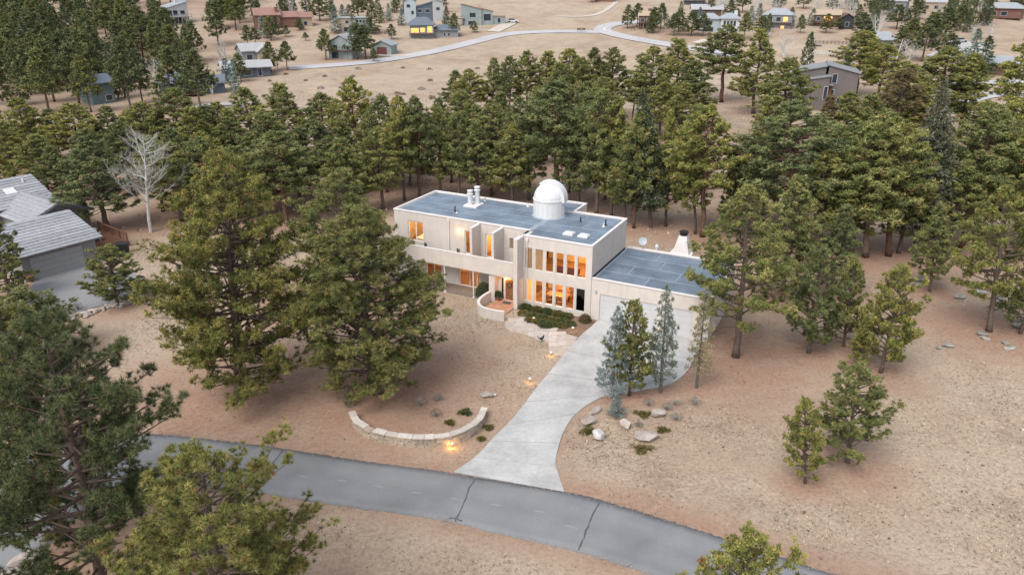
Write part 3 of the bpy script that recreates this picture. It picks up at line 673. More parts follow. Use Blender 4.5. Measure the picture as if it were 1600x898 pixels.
# trees among the far houses, read one by one
SH, LH = 'pines among the far houses', 'pine beside the houses and road beyond the meadow'
for u, vb, vt, w_ in ((442, 34, 0, 20), (455, 40, 18, 22), (468, 48, 30, 22), (500, 33, -8, 30), (509, 94, 46, 26), (558, 93, 37, 34), (572, 92, 40, 32), (584, 97, 76, 15), (560, 28, -10, 22), (575, 28, -12, 24), (612, 62, 38, 16), (690, 20, -14, 18),
        (710, 57, 22, 20), (741, 51, 33, 14), (478, 64, 51, 12), (424, 64, 26, 22), (400, 70, 44, 24), (447, 58, 40, 18), (424, 112, 66, 26), (449, 110, 65, 26), (377, 128, 84, 26), (388, 74, 40, 20), (1250, 52, 24, 16), (1290, 52, 22, 22), (1310, 47, 28, 13), (1345, 62, 20, 40), (1400, 46, 8, 28), (1420, 70, 30, 34),
        (980, 45, 8, 20), (995, 43, 6, 24), (1020, 52, 12, 22), (1032, 46, 6, 22), (1060, 50, 16, 30), (1080, 56, 18, 36), (1052, 56, 22, 30), (1098, 57, 22, 24), (1163, 62, 20, 22), (1190, 58, 26, 24), (1405, 90, 44, 40), (1450, 72, 20, 40), (1475, 62, 12, 44), (1440, 96, 40, 46), (1430, 30, -6, 30), (1380, 22, -10, 26), (1500, 46, 8, 30), (1530, 20, -14, 22), (1590, 22, -12, 30),
        (1110, 28, -4, 20), (1140, 30, 0, 20), (1160, 20, -12, 22), (1215, 18, -10, 24), (1300, 20, -8, 26), (1255, 14, -14, 22), (1330, 16, -14, 22), (1355, 96, 50, 44), (1480, 96, 52, 36), (925, 4, -18, 18)):
    tree_px(u, vb, vt, w_ * 1.1, 'far', lab_sh(u, vb), SH)
for u, vb, vt, w_, k in ((524, 52, 8, 18, 1), (536, 36, 8, 16, 1), (546, 30, 8, 16, 0), (582, 53, 10, 24, 0), (596, 36, 10, 10, 0), (608, 33, 6, 11, 1), (617, 20, -6, 12, 0), (698, 44, 10, 12, 0), (645, 30, 10, 10, 0), (412, 54, 26, 16, 1), (432, 54, 26, 16, 0), (470, 46, 28, 12, 0), (370, 150, 94, 16, 1), (1064, 16, 2, 7, 0), (1186, 32, 6, 14, 1), (1320, 134, 66, 22, 1), (1017, 52, 16, 14, 0), (520, 30, 4, 14, 0), (552, 56, 24, 14, 1), (590, 22, -6, 14, 0), (628, 40, 14, 12, 1), (634, 22, -4, 12, 0), (680, 30, 2, 13, 1), (404, 34, 4, 16, 0), (418, 60, 34, 15, 1), (460, 26, -2, 14, 0), (1092, 40, 12, 13, 1), (1150, 42, 14, 14, 0), (1172, 40, 10, 14, 1), (1200, 50, 22, 14, 0), (1235, 40, 12, 14, 0), (1268, 40, 14, 14, 1), (1340, 40, 8, 16, 0), (1360, 50, 18, 16, 1), (1415, 50, 16, 16, 0), (1460, 52, 16, 16, 1), (1490, 30, -2, 16, 0), (1510, 50, 14, 16, 0), (1550, 18, -12, 14, 0), (300, 150, 112, 20, 0), (356, 130, 92, 20, 1), (262, 154, 122, 18, 1)):
    tree_px(u, vb, vt, w_ * 1.1, 'far_fir', 'pointed spruce beside the houses beyond the meadow', 'spruces among the far houses', 'spruce_tree', k)
for u, vb, vt, w_ in ((458, 40, -6, 10), (538, 92, 52, 12), (693, 36, 16, 12), (434, 108, 72, 12), (1040, 46, 20, 20), (1120, 28, -8, 22), (1130, 26, -6, 22), (1206, 24, -4, 18), (1216, 24, 0, 20), (1243, 50, 20, 12), (1296, 22, -6, 24), (1310, 26, -4, 24), (1330, 28, 0, 22), (1325, 28, -4, 24), (1272, 24, -4, 20), (1465, 24, 0, 14), (1528, 22, -2, 14), (1545, 66, 36, 22), (1520, 62, 34, 22), (1370, 52, 18, 16), (751, 45, 28, 6), (1196, 74, 44, 24), (1180, 22, -4, 20), (1148, 20, -8, 18)):
    tree_px(u, vb, vt, w_, 'far_aspen', 'bare pale aspen among the houses beyond the meadow', 'aspens among the far houses', 'aspen_tree')

def plant():
    used = {}
    for (p, h, r, kind, var, yaw, lean, name, label, group) in TREES:
        pr = PROTO[kind][var % len(PROTO[kind])]
        cat = name.split('_')[0] + ' tree'
        t = thing(name, label, cat, p, 0, group)
        sz = h / pr['H']; sx = r / pr['R'] * (1.13 if kind in ('hero', 'pond', 'young', 'open', 'brown') else 1.35 if 'fir' in kind else 1.15 if kind == 'blue' else 1.0)
        sx = min(max(sx, .55 * sz), 1.9 * sz)
        yw = yaw if yaw is not None else random.uniform(0, 6.28)
        t.rotation_euler = (0, lean, 0)
        for part, key in (('trunk', 'wood'), ('crown', 'leaf')):
            c = obj(part, pr[key], None, t); c.scale = (sx, sx, sz); c.rotation_euler = (0, 0, yw)
            if part == 'trunk' and key == 'wood': c.location = (0, 0, -.08)
plant()

# ------------------------------------------------------------------ ground, road, drive, path
ROAD_T = px([(1500, 960), (1296, 896), (1145, 846), (1067, 821), (967, 790), (881, 768), (835, 761), (742, 746), (680, 735.5), (569, 721), (419, 698), (300, 684), (239, 679), (150, 681), (60, 702), (-40, 750), (-150, 830)])
ROAD_B = px([(1260, 985), (1110, 928), (1013, 896), (960, 879), (905, 862.6), (850, 850), (804, 840), (711, 817), (680, 811), (550, 792), (426, 774), (330, 762), (262, 760), (195, 770), (130, 800), (70, 860), (10, 960)])
RT = resample(ROAD_T, 140); RB_ = resample(ROAD_B, 140)
DL = resample(px([(709, 738), (746, 711), (773, 682), (803, 652), (841, 603), (879, 557), (905, 527), (936, 500.5)]), 73)
DR = resample(px([(882, 769), (872, 740), (868, 724), (872, 700), (883, 670), (903, 644), (937, 622), (970, 614), (1020, 607), (1047, 600), (1067, 587), (1079, 572), (1090, 548), (1098, 533)]), 73)
PATH = px([(789, 503), (800, 497), (829, 493), (834, 507), (903, 527), (890, 544), (879, 557), (866, 555), (858, 549), (856, 536), (837, 529), (822, 523), (797, 518), (789, 511)])
BED = px([(813, 476), (931, 501), (907, 526), (835, 507), (830, 493), (815, 486)])
NDRIVE = px([(54, 437), (136, 413), (165, 420), (205, 425), (232, 440), (214, 461), (190, 470), (110, 490), (55, 502), (40, 480)])
DRIVE_POLY = [tuple(p) for p in DL] + [tuple(p) for p in DR[::-1]]
ROAD_POLY = [tuple(p) for p in RT] + [tuple(p) for p in RB_[::-1]]
hyaw = math.radians(27.2); HB = np.array([math.sin(hyaw), math.cos(hyaw)]); HA = np.array([math.cos(hyaw), -math.sin(hyaw)])
HO = P(917, 497)[:2]
def HW(s, t): q = HO + HA * s + HB * t; return (float(q[0]), float(q[1]))
HOUSE_POLY = [HW(-20.4, -.9), HW(-6.4, -.9), HW(-6.3, -4), HW(-5.9, 0), HW(10.2, 0), HW(10.2, 8.8), HW(-4.8, 11.2), HW(-20.4, 8.5)]
paved = lambda x, y: in_poly(x, y, DRIVE_POLY) | in_poly(x, y, ROAD_POLY) | in_poly(x, y, PATH) | in_poly(x, y, BED) | in_poly(x, y, HOUSE_POLY) | in_poly(x, y, NDRIVE)

def ground():
    xs = np.concatenate([np.arange(-900, -120, 30), np.arange(-120, -72, 3), np.arange(-72, 72, .8), np.arange(72, 140, 3), np.arange(140, 901, 30)])
    ys = np.concatenate([np.arange(-80, 12, 8), np.arange(12, 112, .8), np.arange(112, 420, 4), np.arange(420, 1600, 40)])
    X, Y = np.meshgrid(xs, ys); Z = terrain(X, Y)
    Z += .022 * (np.sin(X * .7 + np.sin(Y * .5)) + np.sin(Y * .9 + 1.3 * np.sin(X * .4))) * (Y > 12) - .012
    lit = np.zeros_like(X)
    for t in TREES:
        p, h, r = t[0], t[1], t[2]; w_ = max(r * (2.1 if t[3] in ('hero', 'open') else 1.7), 1.5)
        if t[3] in ('aspen', 'far_aspen') or (t[1] < 2.5): continue
        i0, i1 = np.searchsorted(ys, [p[1] - 2 * w_ - 8, p[1] + 2 * w_ + 8]); j0, j1 = np.searchsorted(xs, [p[0] - 2 * w_ - 8, p[0] + 2 * w_ + 8])
        d2 = (X[i0:i1, j0:j1] - p[0]) ** 2 + (Y[i0:i1, j0:j1] - p[1]) ** 2
        lit[i0:i1, j0:j1] = np.maximum(lit[i0:i1, j0:j1], np.exp(-d2 / (w_ * w_)) * 1.25 * (1 if p[1] < 130 else .6))
    # red soil shoulder beside the road and the drive
    for E_, wd, am in ((RT, 1.8, 1.1), (RB_, 1.2, .9), (DR, .6, .95), (DL, .3, .5)):
        for q in E_[::2]:
            i0, i1 = np.searchsorted(ys, [q[1] - 4, q[1] + 4]); j0, j1 = np.searchsorted(xs, [q[0] - 4, q[0] + 4])
            d2 = (X[i0:i1, j0:j1] - q[0]) ** 2 + (Y[i0:i1, j0:j1] - q[1]) ** 2
            lit[i0:i1, j0:j1] = np.maximum(lit[i0:i1, j0:j1], np.exp(-d2 / (wd * wd)) * am)
    ny, nx = X.shape; idx = np.arange(ny * nx).reshape(ny, nx)
    F = np.stack([idx[:-1, :-1], idx[:-1, 1:], idx[1:, 1:], idx[1:, :-1]], -1).reshape(-1, 4)
    me = mesh_np('ground', np.stack([X, Y, Z], -1).reshape(-1, 3), F, {'litter': lit.ravel()})
    me.polygons.foreach_set('use_smooth', [True] * len(me.polygons))
    o = obj('ground', me, 'dry_ground'); tag(o, kind='structure')
    return xs, ys, lit
GXS, GYS, LIT = ground()

def strip(name, A, B, z, m, parent=None, side=.12, attr=False, smooth=True):
    """paved strip between two edges, with a real thickness at its sides"""
    n = len(A); K = 9; V = []; F = []; lane = []
    for i in range(n):
        for k in range(K):
            t = k / (K - 1); p = A[i] * (1 - t) + B[i] * t; V.append((p[0], p[1], z + .02 * math.sin(math.pi * t))); lane.append(t)
    for i in range(n - 1):
        for k in range(K - 1): F.append((i * K + k, (i + 1) * K + k, (i + 1) * K + k + 1, i * K + k + 1))
    for k, s in ((0, 1), (K - 1, -1)):
        b0 = len(V)
        for i in range(n): x, y, zz = V[i * K + k]; V.append((x, y, zz - side)); lane.append(lane[k])
        for i in range(n - 1): F.append((i * K + k, b0 + i, b0 + i + 1, (i + 1) * K + k) if s > 0 else (i * K + k, (i + 1) * K + k, b0 + i + 1, b0 + i))
    o = obj(name, mesh_np(name, V, F, {'lane': lane}), m, parent); return o
def ragged(E_, seed, a=.07):
    g = np.random.default_rng(seed); d = np.gradient(E_, axis=0); nrm = np.stack([-d[:, 1], d[:, 0]], -1); nrm /= np.linalg.norm(nrm, axis=1)[:, None]
    return E_ + nrm * (g.normal(0, a, len(E_)))[:, None]
road = tag(strip('road', ragged(resample(ROAD_T, 420), 1, .035), ragged(resample(ROAD_B, 420), 2, .035), .045, 'asphalt'), kind='structure')
def sealed_crack(pts, wd=.042, seed=0):
    g = np.random.default_rng(seed); q = resample(px(pts), 22); q = q + g.normal(0, .02, q.shape); d = np.gradient(q, axis=0); nr = np.stack([-d[:, 1], d[:, 0]], -1); nr /= np.linalg.norm(nr, axis=1)[:, None]
    mb = MB()
    def hz(p):
        i = np.argmin(((RT + RB_) / 2 - p) [:, 0] ** 2 + ((RT + RB_) / 2 - p)[:, 1] ** 2); a, b_ = RT[i], RB_[i]; t = np.clip(np.dot(p - a, b_ - a) / np.dot(b_ - a, b_ - a), 0, 1); return .045 + .02 * math.sin(math.pi * t) + .006
    w_ = wd * g.uniform(.6, 1.3, len(q)); L = q + nr * w_[:, None]; R_ = q - nr * w_[:, None]
    for i in range(len(q) - 1): mb.poly([(*R_[i], hz(R_[i])), (*R_[i + 1], hz(R_[i + 1])), (*L[i + 1], hz(L[i + 1])), (*L[i], hz(L[i]))])
    return mb.build('tar_seal', 'tar', road)
for k, c in enumerate(([(744, 747), (733, 765), (726, 785), (711, 816)], [(936, 786), (925, 808), (913, 838), (904, 860)], [(443, 703), (430, 720), (411, 738), (391, 765)], [(300, 687), (287, 703), (277, 716)], [(722, 815), (709, 810), (701, 811)])):
    sealed_crack(c, seed=k)
for k, pts in enumerate(([(744, 747.5), (790, 754), (835, 762.5), (880, 769.5)], [(885, 770), (930, 780), (965, 790.5)])): sealed_crack(pts, .04, 20 + k)
def worn_patch(u, v, l, wd, k):
    g = np.random.default_rng(k); c = P(u, v)[:2]; i = int(np.argmin(((RT + RB_) / 2 - c)[:, 0] ** 2 + ((RT + RB_) / 2 - c)[:, 1] ** 2)); d = RT[min(i + 1, 139)] - RT[i - 1]; d = d / np.linalg.norm(d); n_ = np.array([-d[1], d[0]])
    a, b_ = RT[i], RB_[i]; t = np.dot(c - a, b_ - a) / np.dot(b_ - a, b_ - a); z = .045 + .02 * math.sin(math.pi * t) + .005
    pts = []
    for j in range(16):
        q = 2 * math.pi * j / 16; r = g.uniform(.6, 1.1); p = c + d * (l * math.cos(q) * r) + n_ * (wd * math.sin(q) * r); pts.append((*p, z))
    MB().poly(pts).build('worn_patch', 'worn_paint', road)
for k, (u, v) in enumerate(((472, 745), (534, 752), (592, 761), (652, 771), (714, 781), (776, 790), (843, 800), (893, 824))): worn_patch(u, v, .38, .07, k)

def driveway():
    base = tag(strip('driveway', DL, DR, .012, 'concrete_joint', side=.1), kind='structure')
    n = len(DL); st = [0, 9, 18, 27, 36, 45, 54, 63, 72]
    for a, b_ in zip(st[:-1], st[1:]):
        wd = np.linalg.norm(DL[(a + b_) // 2] - DR[(a + b_) // 2]); cols = max(1, round(wd / 4.6))
        for c in range(cols):
            f0 = c / cols + .03 / wd * (c > 0); f1 = (c + 1) / cols - .03 / wd * (c < cols - 1)
            idx = [a + (b_ - a) * j / 6 for j in range(7)]; g0 = .025
            def pt(i, f):
                i0 = int(min(i, n - 1.001)); x = i - i0; L = DL[i0] * (1 - x) + DL[i0 + 1] * x; R_ = DR[i0] * (1 - x) + DR[i0 + 1] * x; return L * (1 - f) + R_ * f
            idx[0] += .07; idx[-1] -= .07
            ring = [pt(i, f0) for i in idx] + [pt(i, f1) for i in reversed(idx)]
            if sum(ring[k][0] * ring[(k + 1) % 14][1] - ring[(k + 1) % 14][0] * ring[k][1] for k in range(14)) < 0: ring = ring[::-1]
            MB().prism(ring, -.04, .055).build('slab', 'concrete', base)
driveway()

def flagstones(name, poly, m, step, zb, zt, seed, base_m):
    def o2(p): return [(x, y) for x, y in p]
    pp = o2(poly)
    if sum(pp[k][0] * pp[(k + 1) % len(pp)][1] - pp[(k + 1) % len(pp)][0] * pp[k][1] for k in range(len(pp))) < 0: pp = pp[::-1]
    base = tag(MB().prism(pp, -.05, zb).build(name, base_m), kind='structure')
    g = np.random.default_rng(seed); x0, y0 = np.min(pp, 0); x1, y1 = np.max(pp, 0)
    nx, ny = int((x1 - x0) / step) + 2, int((y1 - y0) / step) + 2
    J = g.uniform(-.3, .3, (nx + 1, ny + 1, 2)) * step
    for i in range(nx):
        for j in range(ny):
            q = [np.array([x0 + (i + a) * step, y0 + (j + b_) * step]) + J[i + a, j + b_] for a, b_ in ((0, 0), (1, 0), (1, 1), (0, 1))]
            c = sum(q) / 4
            if not in_poly(np.array([p[0] for p in q] + [c[0]]), np.array([p[1] for p in q] + [c[1]]), pp).sum() >= 4: continue
            e = []
            for a in range(4):
                p0, p1 = q[a], q[(a + 1) % 4]; e.append(c + (p0 - c) * .95); e.append(c + ((p0 + p1) / 2 - c) * g.uniform(.9, .99))
            MB().prism(e, 0, zt + g.uniform(-.006, .006)).build('flagstone', m, base)
flagstones('path', PATH, 'flagstone', .85, .03, .055, 4, 'path_base')
tag(MB().prism(NDRIVE if sum(NDRIVE[k][0] * NDRIVE[(k + 1) % len(NDRIVE)][1] - NDRIVE[(k + 1) % len(NDRIVE)][0] * NDRIVE[k][1] for k in range(len(NDRIVE))) > 0 else NDRIVE[::-1], -.1, .05).build('parking_apron', 'old_asphalt'), kind='structure')

def far_strip(name, pts, wd, m, lift=.15, n=80):
    q = resample([GP(u, v)[:2] for u, v in pts], n); d = np.gradient(q, axis=0); nr = np.stack([-d[:, 1], d[:, 0]], -1); nr /= np.linalg.norm(nr, axis=1)[:, None]
    V = []; F = []; lane = []
    for i in range(n):
        for k in range(5):
            p = q[i] + nr[i] * wd * (k / 4 - .5); V.append((p[0], p[1], float(terrain(p[0], p[1])) + lift)); lane.append(k / 4)
    for i in range(n - 1):
        for k in range(4): F.append((i * 5 + k, i * 5 + k + 1, (i + 1) * 5 + k + 1, (i + 1) * 5 + k))
    return tag(obj(name, mesh_np(name, V, F, {'lane': lane}), m), kind='structure')
mat('pale_road', (.40, .385, .38), .9, .1, .1); mat('pale_track', (.46, .40, .34), .95, .12, .2); mat('line_paint', (.7, .68, .62), .7, .1, 2)
far_strip('road', [(452, 107), (520, 102.5), (580, 97), (640, 88), (700, 76), (750, 63.5), (790, 54.5), (830, 51), (880, 49.8), (940, 50.5)], 5.6, 'pale_road')
far_strip('road', [(1010, 33), (985, 36), (960, 38.5), (945, 43), (942, 48), (955, 53), (985, 60), (1030, 68), (1075, 75), (1110, 81), (1150, 90)], 6.5, 'pale_road', .19)
far_strip('road_line', [(985, 36), (962, 39), (947, 43.5), (944.5, 48), (957, 52.6), (985, 59), (1030, 67)], .35, 'line_paint', .26)
far_strip('path', [(770, 50), (785, 43), (794, 38), (800, 35)], 5.0, 'pale_track', .16, 24)
far_strip('path', [(870, 26), (915, 26), (940, 20), (960, 6), (966, -4)], 2.0, 'pale_track', .12, 30)
far_strip('path', [(590, 87), (610, 87), (640, 88)], 3.5, 'pale_track', .17, 14)
far_strip('path', [(1085, 68), (1105, 63), (1130, 60)], 3.0, 'pale_track', .17, 20)
far_strip('road', [(1470, 176), (1500, 160), (1540, 150), (1600, 146)], 5.5, 'pale_road', .15, 30)
far_strip('road', [(1490, 134), (1520, 131), (1600, 128)], 5.0, 'pale_road', .15, 30)
far_strip('road', [(300, 168), (330, 165), (365, 163), (400, 165)], 4.0, 'pale_road', .15, 24)

def straw(name, n, box, smin, smax, m, seed, nb, label, keep):
    g = np.random.default_rng(seed); x = g.uniform(box[0], box[1], n * 3); y = g.uniform(box[2], box[3], n * 3)
    ok = keep(x, y, g) & ~paved(x, y); x = x[ok][:n]; y = y[ok][:n]; k = len(x)
    z = terrain(x, y)
    C = np.stack([x, y, z], -1); D = np.tile([0, 0, 1.0], (k, 1)); S = g.uniform(smin, smax, k)
    me = tufts_mesh(name, C, D, S, np.clip(g.normal(.5, .28, k), 0, .92), nb, .11, g, .75, tri=True)
    o = obj(name, me, m); tag(o, label, 'grass', kind='stuff')
def litter_at(x, y):
    i = np.clip(np.searchsorted(GYS, y), 0, len(GYS) - 1); j = np.clip(np.searchsorted(GXS, x), 0, len(GXS) - 1); return LIT[i, j]
def clumpy(x, y, g): return (np.sin(x * .55 + 2 * np.sin(y * .31)) + np.sin(y * .47 + 1.7 * np.sin(x * .23)) + g.normal(0, .9, len(x)) > .1) & (litter_at(x, y) < g.uniform(.1, .7, len(x)))
straw('dry_grass', 46000, (-50, 48, 22, 78), .09, .2, 'dry_straw', 3, 4, 'short straw-coloured winter grass over the open lot', clumpy)
straw('meadow_grass', 9000, (-60, 110, 78, 190), .2, .45, 'dry_straw', 4, 5, 'taller dry grass under and beyond the pine stand', lambda x, y, g: g.random(len(x)) < .8)

def chips(name, pts, smin, smax, m, seed, label):
    g = np.random.default_rng(seed); n = len(pts); sz = g.uniform(smin, smax, (n, 1, 1)); tet = np.array([[1, 0, -.3], [-.6, .8, -.3], [-.5, -.9, -.3], [.1, 0, .7]])
    V = pts[:, None, :] + (tet[None] * g.uniform(.6, 1.3, (n, 4, 3)) + g.normal(0, .15, (n, 4, 3))) * sz
    F = (np.arange(n)[:, None, None] * 4 + np.array([[0, 1, 3], [1, 2, 3], [2, 0, 3]])[None]).reshape(-1, 3)
    tag(obj(name, mesh_np(name, V.reshape(-1, 3), F), m), label, name.split('_')[-1], kind='stuff')
g = np.random.default_rng(21); q = []
for E_, sg, k in ((RT, 1, 2600), (RB_, -1, 2200)):
    i = g.integers(1, 138, k); d_ = E_[i + 1] - E_[i - 1]; nr_ = np.stack([-d_[:, 1], d_[:, 0]], -1); nr_ /= np.linalg.norm(nr_, axis=1)[:, None]
    inward = np.sign(np.einsum('ij,ij->i', nr_, (RT + RB_)[i] / 2 - E_[i]))[:, None]
    off = g.normal(-.12, .17, (k, 1)); b0 = E_[i] + (E_[i + 1] - E_[i]) * g.random((k, 1)) + nr_ * inward * off
    q.append(np.column_stack([b0, np.where(off[:, 0] > 0, .056, .015)]))
chips('shoulder_gravel', np.vstack(q), .012, .045, 'gravel', 22, 'loose gravel spilling along both edges of the asphalt road')
x = g.uniform(-48, 46, 9000); y = g.uniform(24, 76, 9000); ok = ~paved(x, y); x, y = x[ok], y[ok]
chips('dark_litter', np.column_stack([x, y, np.full(len(x), .02)]), .015, .06, 'bark', 23, 'fallen cones and twigs strewn over the dry lot')

# ------------------------------------------------------------------ the observatory house
def wall(mb, a0, a1, d0, d1, z0, z1, holes=(), along='x'):
    """slab wall from a0 to a1 (thickness d0..d1) with rectangular openings (a, a, z, z)"""
    A = sorted({a0, a1, *[h[0] for h in holes], *[h[1] for h in holes]}); Z = sorted({z0, z1, *[h[2] for h in holes], *[h[3] for h in holes]})
    A = [a for a in A if a0 <= a <= a1]; Z = [z for z in Z if z0 <= z <= z1]
    T = (lambda a, d, z: (a, d, z)) if along == 'x' else (lambda a, d, z: (d, a, z))
    solid = lambda i, k: 0 <= i < len(A) - 1 and 0 <= k < len(Z) - 1 and not any(h[0] <= (A[i] + A[i + 1]) / 2 <= h[1] and h[2] <= (Z[k] + Z[k + 1]) / 2 <= h[3] for h in holes)
    for i in range(len(A) - 1):
        for k in range(len(Z) - 1):
            if not solid(i, k): continue
            p, q, r, s = A[i], A[i + 1], Z[k], Z[k + 1]
            mb.poly([T(p, d0, r), T(q, d0, r), T(q, d0, s), T(p, d0, s)]); mb.poly([T(q, d1, r), T(p, d1, r), T(p, d1, s), T(q, d1, s)])
            if not solid(i - 1, k): mb.poly([T(p, d1, r), T(p, d0, r), T(p, d0, s), T(p, d1, s)])
            if not solid(i + 1, k): mb.poly([T(q, d0, r), T(q, d1, r), T(q, d1, s), T(q, d0, s)])
            if not solid(i, k - 1): mb.poly([T(p, d1, r), T(q, d1, r), T(q, d0, r), T(p, d0, r)])
            if not solid(i, k + 1): mb.poly([T(p, d0, s), T(q, d0, s), T(q, d1, s), T(p, d1, s)])
    return mb

def window(parent, s0, s1, z0, z1, t, fw=.04, fd=.07, m='white_frame', pane='glass', blind=False, mull=0):
    mb = MB()
    mb.box(s0, t, z0, s0 + fw, t + fd, z1).box(s1 - fw, t, z0, s1, t + fd, z1).box(s0 + fw, t, z0, s1 - fw, t + fd, z0 + fw).box(s0 + fw, t, z1 - fw, s1 - fw, t + fd, z1)
    if mull:
        c = (s0 + s1) / 2; mb.box(c - fw / 2, t + .005, z0 + fw, c + fw / 2, t + fd - .005, z1 - fw)
    f = mb.build('window', m, parent)
    edges = [s0 + fw, s1 - fw] if not mull else [s0 + fw, (s0 + s1) / 2 - fw / 2, (s0 + s1) / 2 + fw / 2, s1 - fw]
    for k in range(0, len(edges), 2): MB().box(edges[k], t + fd * .45, z0 + fw, edges[k + 1], t + fd * .45 + .012, z1 - fw).build('pane', pane, f)
    if blind: MB().box(s0 + fw + .01, t + .05, z0 + .03, s1 - fw - .01, t + .065, z1 - .02).build('blind', 'blind', f)
    return f

def lamp(name, label, parent_loc, watt, r=.12, drop=.5, room_h=0, group=None):
    """hanging globe lamp and its light, in house coordinates"""
    x, y = HW(parent_loc[0], parent_loc[1]); z = parent_loc[2]
    t = thing(name, label, 'lamp', (x, y, z), 0, group)
    mb = MB(); mb.lathe([(r * math.sin(math.pi * k / 8) + .002, -r * math.cos(math.pi * k / 8)) for k in range(9)], 12); mb.build('globe', 'bulb', t, True)
    MB().tube([(0, 0, r), (0, 0, r + drop)], .012, 6).build('cord', 'black_metal', t)
    L = bpy.data.lights.new('lamp_light', 'POINT'); L.energy = watt; L.color = (1, .46, .11); L.shadow_soft_size = r * 1.3
    o = bpy.data.objects.new('lamp_light', L); COL.objects.link(o); o.parent = t; o.location = (0, 0, -r * 1.6)
    return t

house = thing('house', 'two-storey flat-roofed pinkish stucco house with a white observatory dome', 'house', (*HO, 0), -hyaw)
RZ, GZ = 6.38, 3.62          # wall tops
WX = [(-5.83, -5.17), (-4.87, -4.18), (-3.92, -3.22), (-2.97, -2.28), (-2.0, -1.28), (-1.04, -.28)]
WU, WL = (3.5, 5.39), (.5, 2.55)
mb = MB()
wall(mb, -6.0, .25, 0, .28, 0, RZ, [(a - .03, b_ + .03, *WU) for a, b_ in WX] + [(a - .03, b_ + .03, *WL) for a, b_ in WX])
wall(mb, .28, 8.1, -.03, .25, 0, RZ, along='y'); wall(mb, -6.0, .25, 8.1, 8.35, 0, RZ)
wall(mb, .28, 1.35, -6.0, -5.75, 0, RZ, along='y')
mb.build('tower_wall', 'stucco', house)
LBH = [(-18.75, -17.05, 3.62, 5.56), (-12.6, -11.62, 3.25, 5.5), (-10.45, -9.52, 3.25, 5.48), (-8.08, -7.62, 4.44, 5.48), (-16.9, -15.2, .25, 2.2), (-13.3, -11.1, .06, 2.15)]
mb = MB()
wall(mb, -20.25, -6.01, 1.35, 1.6, 0, RZ, LBH)
wall(mb, 1.6, 8.35, -20.25, -20.0, 0, RZ, along='y'); wall(mb, -20.25, -8.0, 8.36, 8.6, 0, RZ)
wall(mb, 8.36, 11.0, -8.0, -7.75, 0, RZ, along='y'); wall(mb, 8.36, 11.0, -5.05, -4.8, 0, RZ, along='y'); wall(mb, -8.0, -4.8, 11.0, 11.25, 0, RZ)
mb.build('wing_wall', 'stucco', house)
mb = MB()
GD = [(1.03, 5.95, .02, 2.4), (6.3, 8.72, .02, 2.4)]
wall(mb, .26, 10.1, .06, .3, 0, GZ, GD); wall(mb, .3, 8.6, 9.85, 10.1, 0, GZ, along='y'); wall(mb, .26, 10.1, 8.6, 8.85, 0, GZ)
mb.build('garage_wall', 'stucco', house)
# storeys, partitions, entry
mb = MB(); mb.box(-20.0, 1.6, 2.75, -6.01, 8.35, 2.98); mb.box(-5.74, .29, 2.75, -.04, 8.09, 2.98); mb.build('storey_slab', 'interior_floor', house)
mb = MB(); mb.box(-19.99, 1.61, -.05, -6.02, 8.34, .04); mb.box(-5.74, .29, -.05, -.04, 8.09, .05); mb.build('ground_slab', 'interior_floor', house)
mb = MB()
mb.box(-5.74, 4.6, .05, -.04, 4.72, 2.75); mb.box(-1.2, .3, .05, -1.12, 4.6, 2.74); mb.box(-5.73, 4.6, 2.99, -.04, 4.72, 6.2)
mb.box(-19.99, 4.6, .05, -6.02, 4.72, 2.74); mb.box(-19.99, 4.6, 2.99, -6.02, 4.72, 6.2); mb.box(-14.6, 1.61, 2.99, -14.5, 4.6, 6.19); mb.box(-11.3, 1.61, 2.99, -11.2, 4.6, 6.18); mb.box(-8.95, 1.61, 2.99, -8.85, 4.6, 6.17)
mb.build('partition', 'interior_wall', house)

# roofs: pale bed, membrane sheets laid on it with open seams, metal edge
def flat_roof(s0, s1, t0, t1, z, seed, row=1.95, edge=.2):
    bed = MB().box(s0 + .02, t0 + .02, z - .18, s1 - .02, t1 - .02, z - .10).build('roof', 'membrane_seam', house)
    g = np.random.default_rng(seed); n = max(1, round((t1 - t0 - 2 * edge) / row)); rh = (t1 - t0 - 2 * edge) / n; k = 0
    for i in range(n):
        x = s0 + edge; ln = g.uniform(1.6, 4.2)
        while x < s1 - edge - .05:
            e = min(x + ln, s1 - edge)
            if s1 - edge - e < .8: e = s1 - edge
            MB().box(x + .04, t0 + edge + i * rh + .065, z - .1, e - .04, t0 + edge + (i + 1) * rh - .065, z - .088 + g.uniform(0, .006)).build('membrane_sheet', 'membrane', bed); x = e; ln = g.uniform(3.4, 4.6)
    return bed
def coping(pts, z0, z1, wd, parent=house, name='roof_edge', m='stucco_cap'):
    for (x0, y0, x1, y1) in pts: MB().box(x0, y0, z0, x1, y1, z1).build(name, m, parent, bevel=.02)
flat_roof(-6.2, .25, 0, 8.35, RZ + .08, 1); flat_roof(-20.25, -6.2, 1.35, 8.6, RZ + .08, 2); flat_roof(-8.0, -4.8, 8.6, 11.25, RZ + .08, 3, 1.3); flat_roof(.26, 10.1, .06, 8.85, GZ + .08, 4)
coping([(-6.02, -.05, .30, .17), (.08, .17, .30, 8.2), (-4.8, 8.2, .30, 8.40), (-20.3, 1.30, -6.02, 1.52), (-20.3, 1.52, -20.08, 8.65), (-20.08, 8.43, -8.0, 8.65), (-8.05, 8.65, -7.8, 11.3), (-7.8, 11.08, -4.75, 11.3), (-4.97, 8.4, -4.75, 11.08)], RZ + .004, RZ + .13, .2)
coping([(.32, .0, 10.15, .2), (9.93, .2, 10.15, 8.9), (.32, 8.68, 9.93, 8.9)], GZ + .004, GZ + .12, .2)
MB().box(.255, .2, GZ + .003, .31, 8.2, GZ + .16).build('flashing', 'black_metal', house)
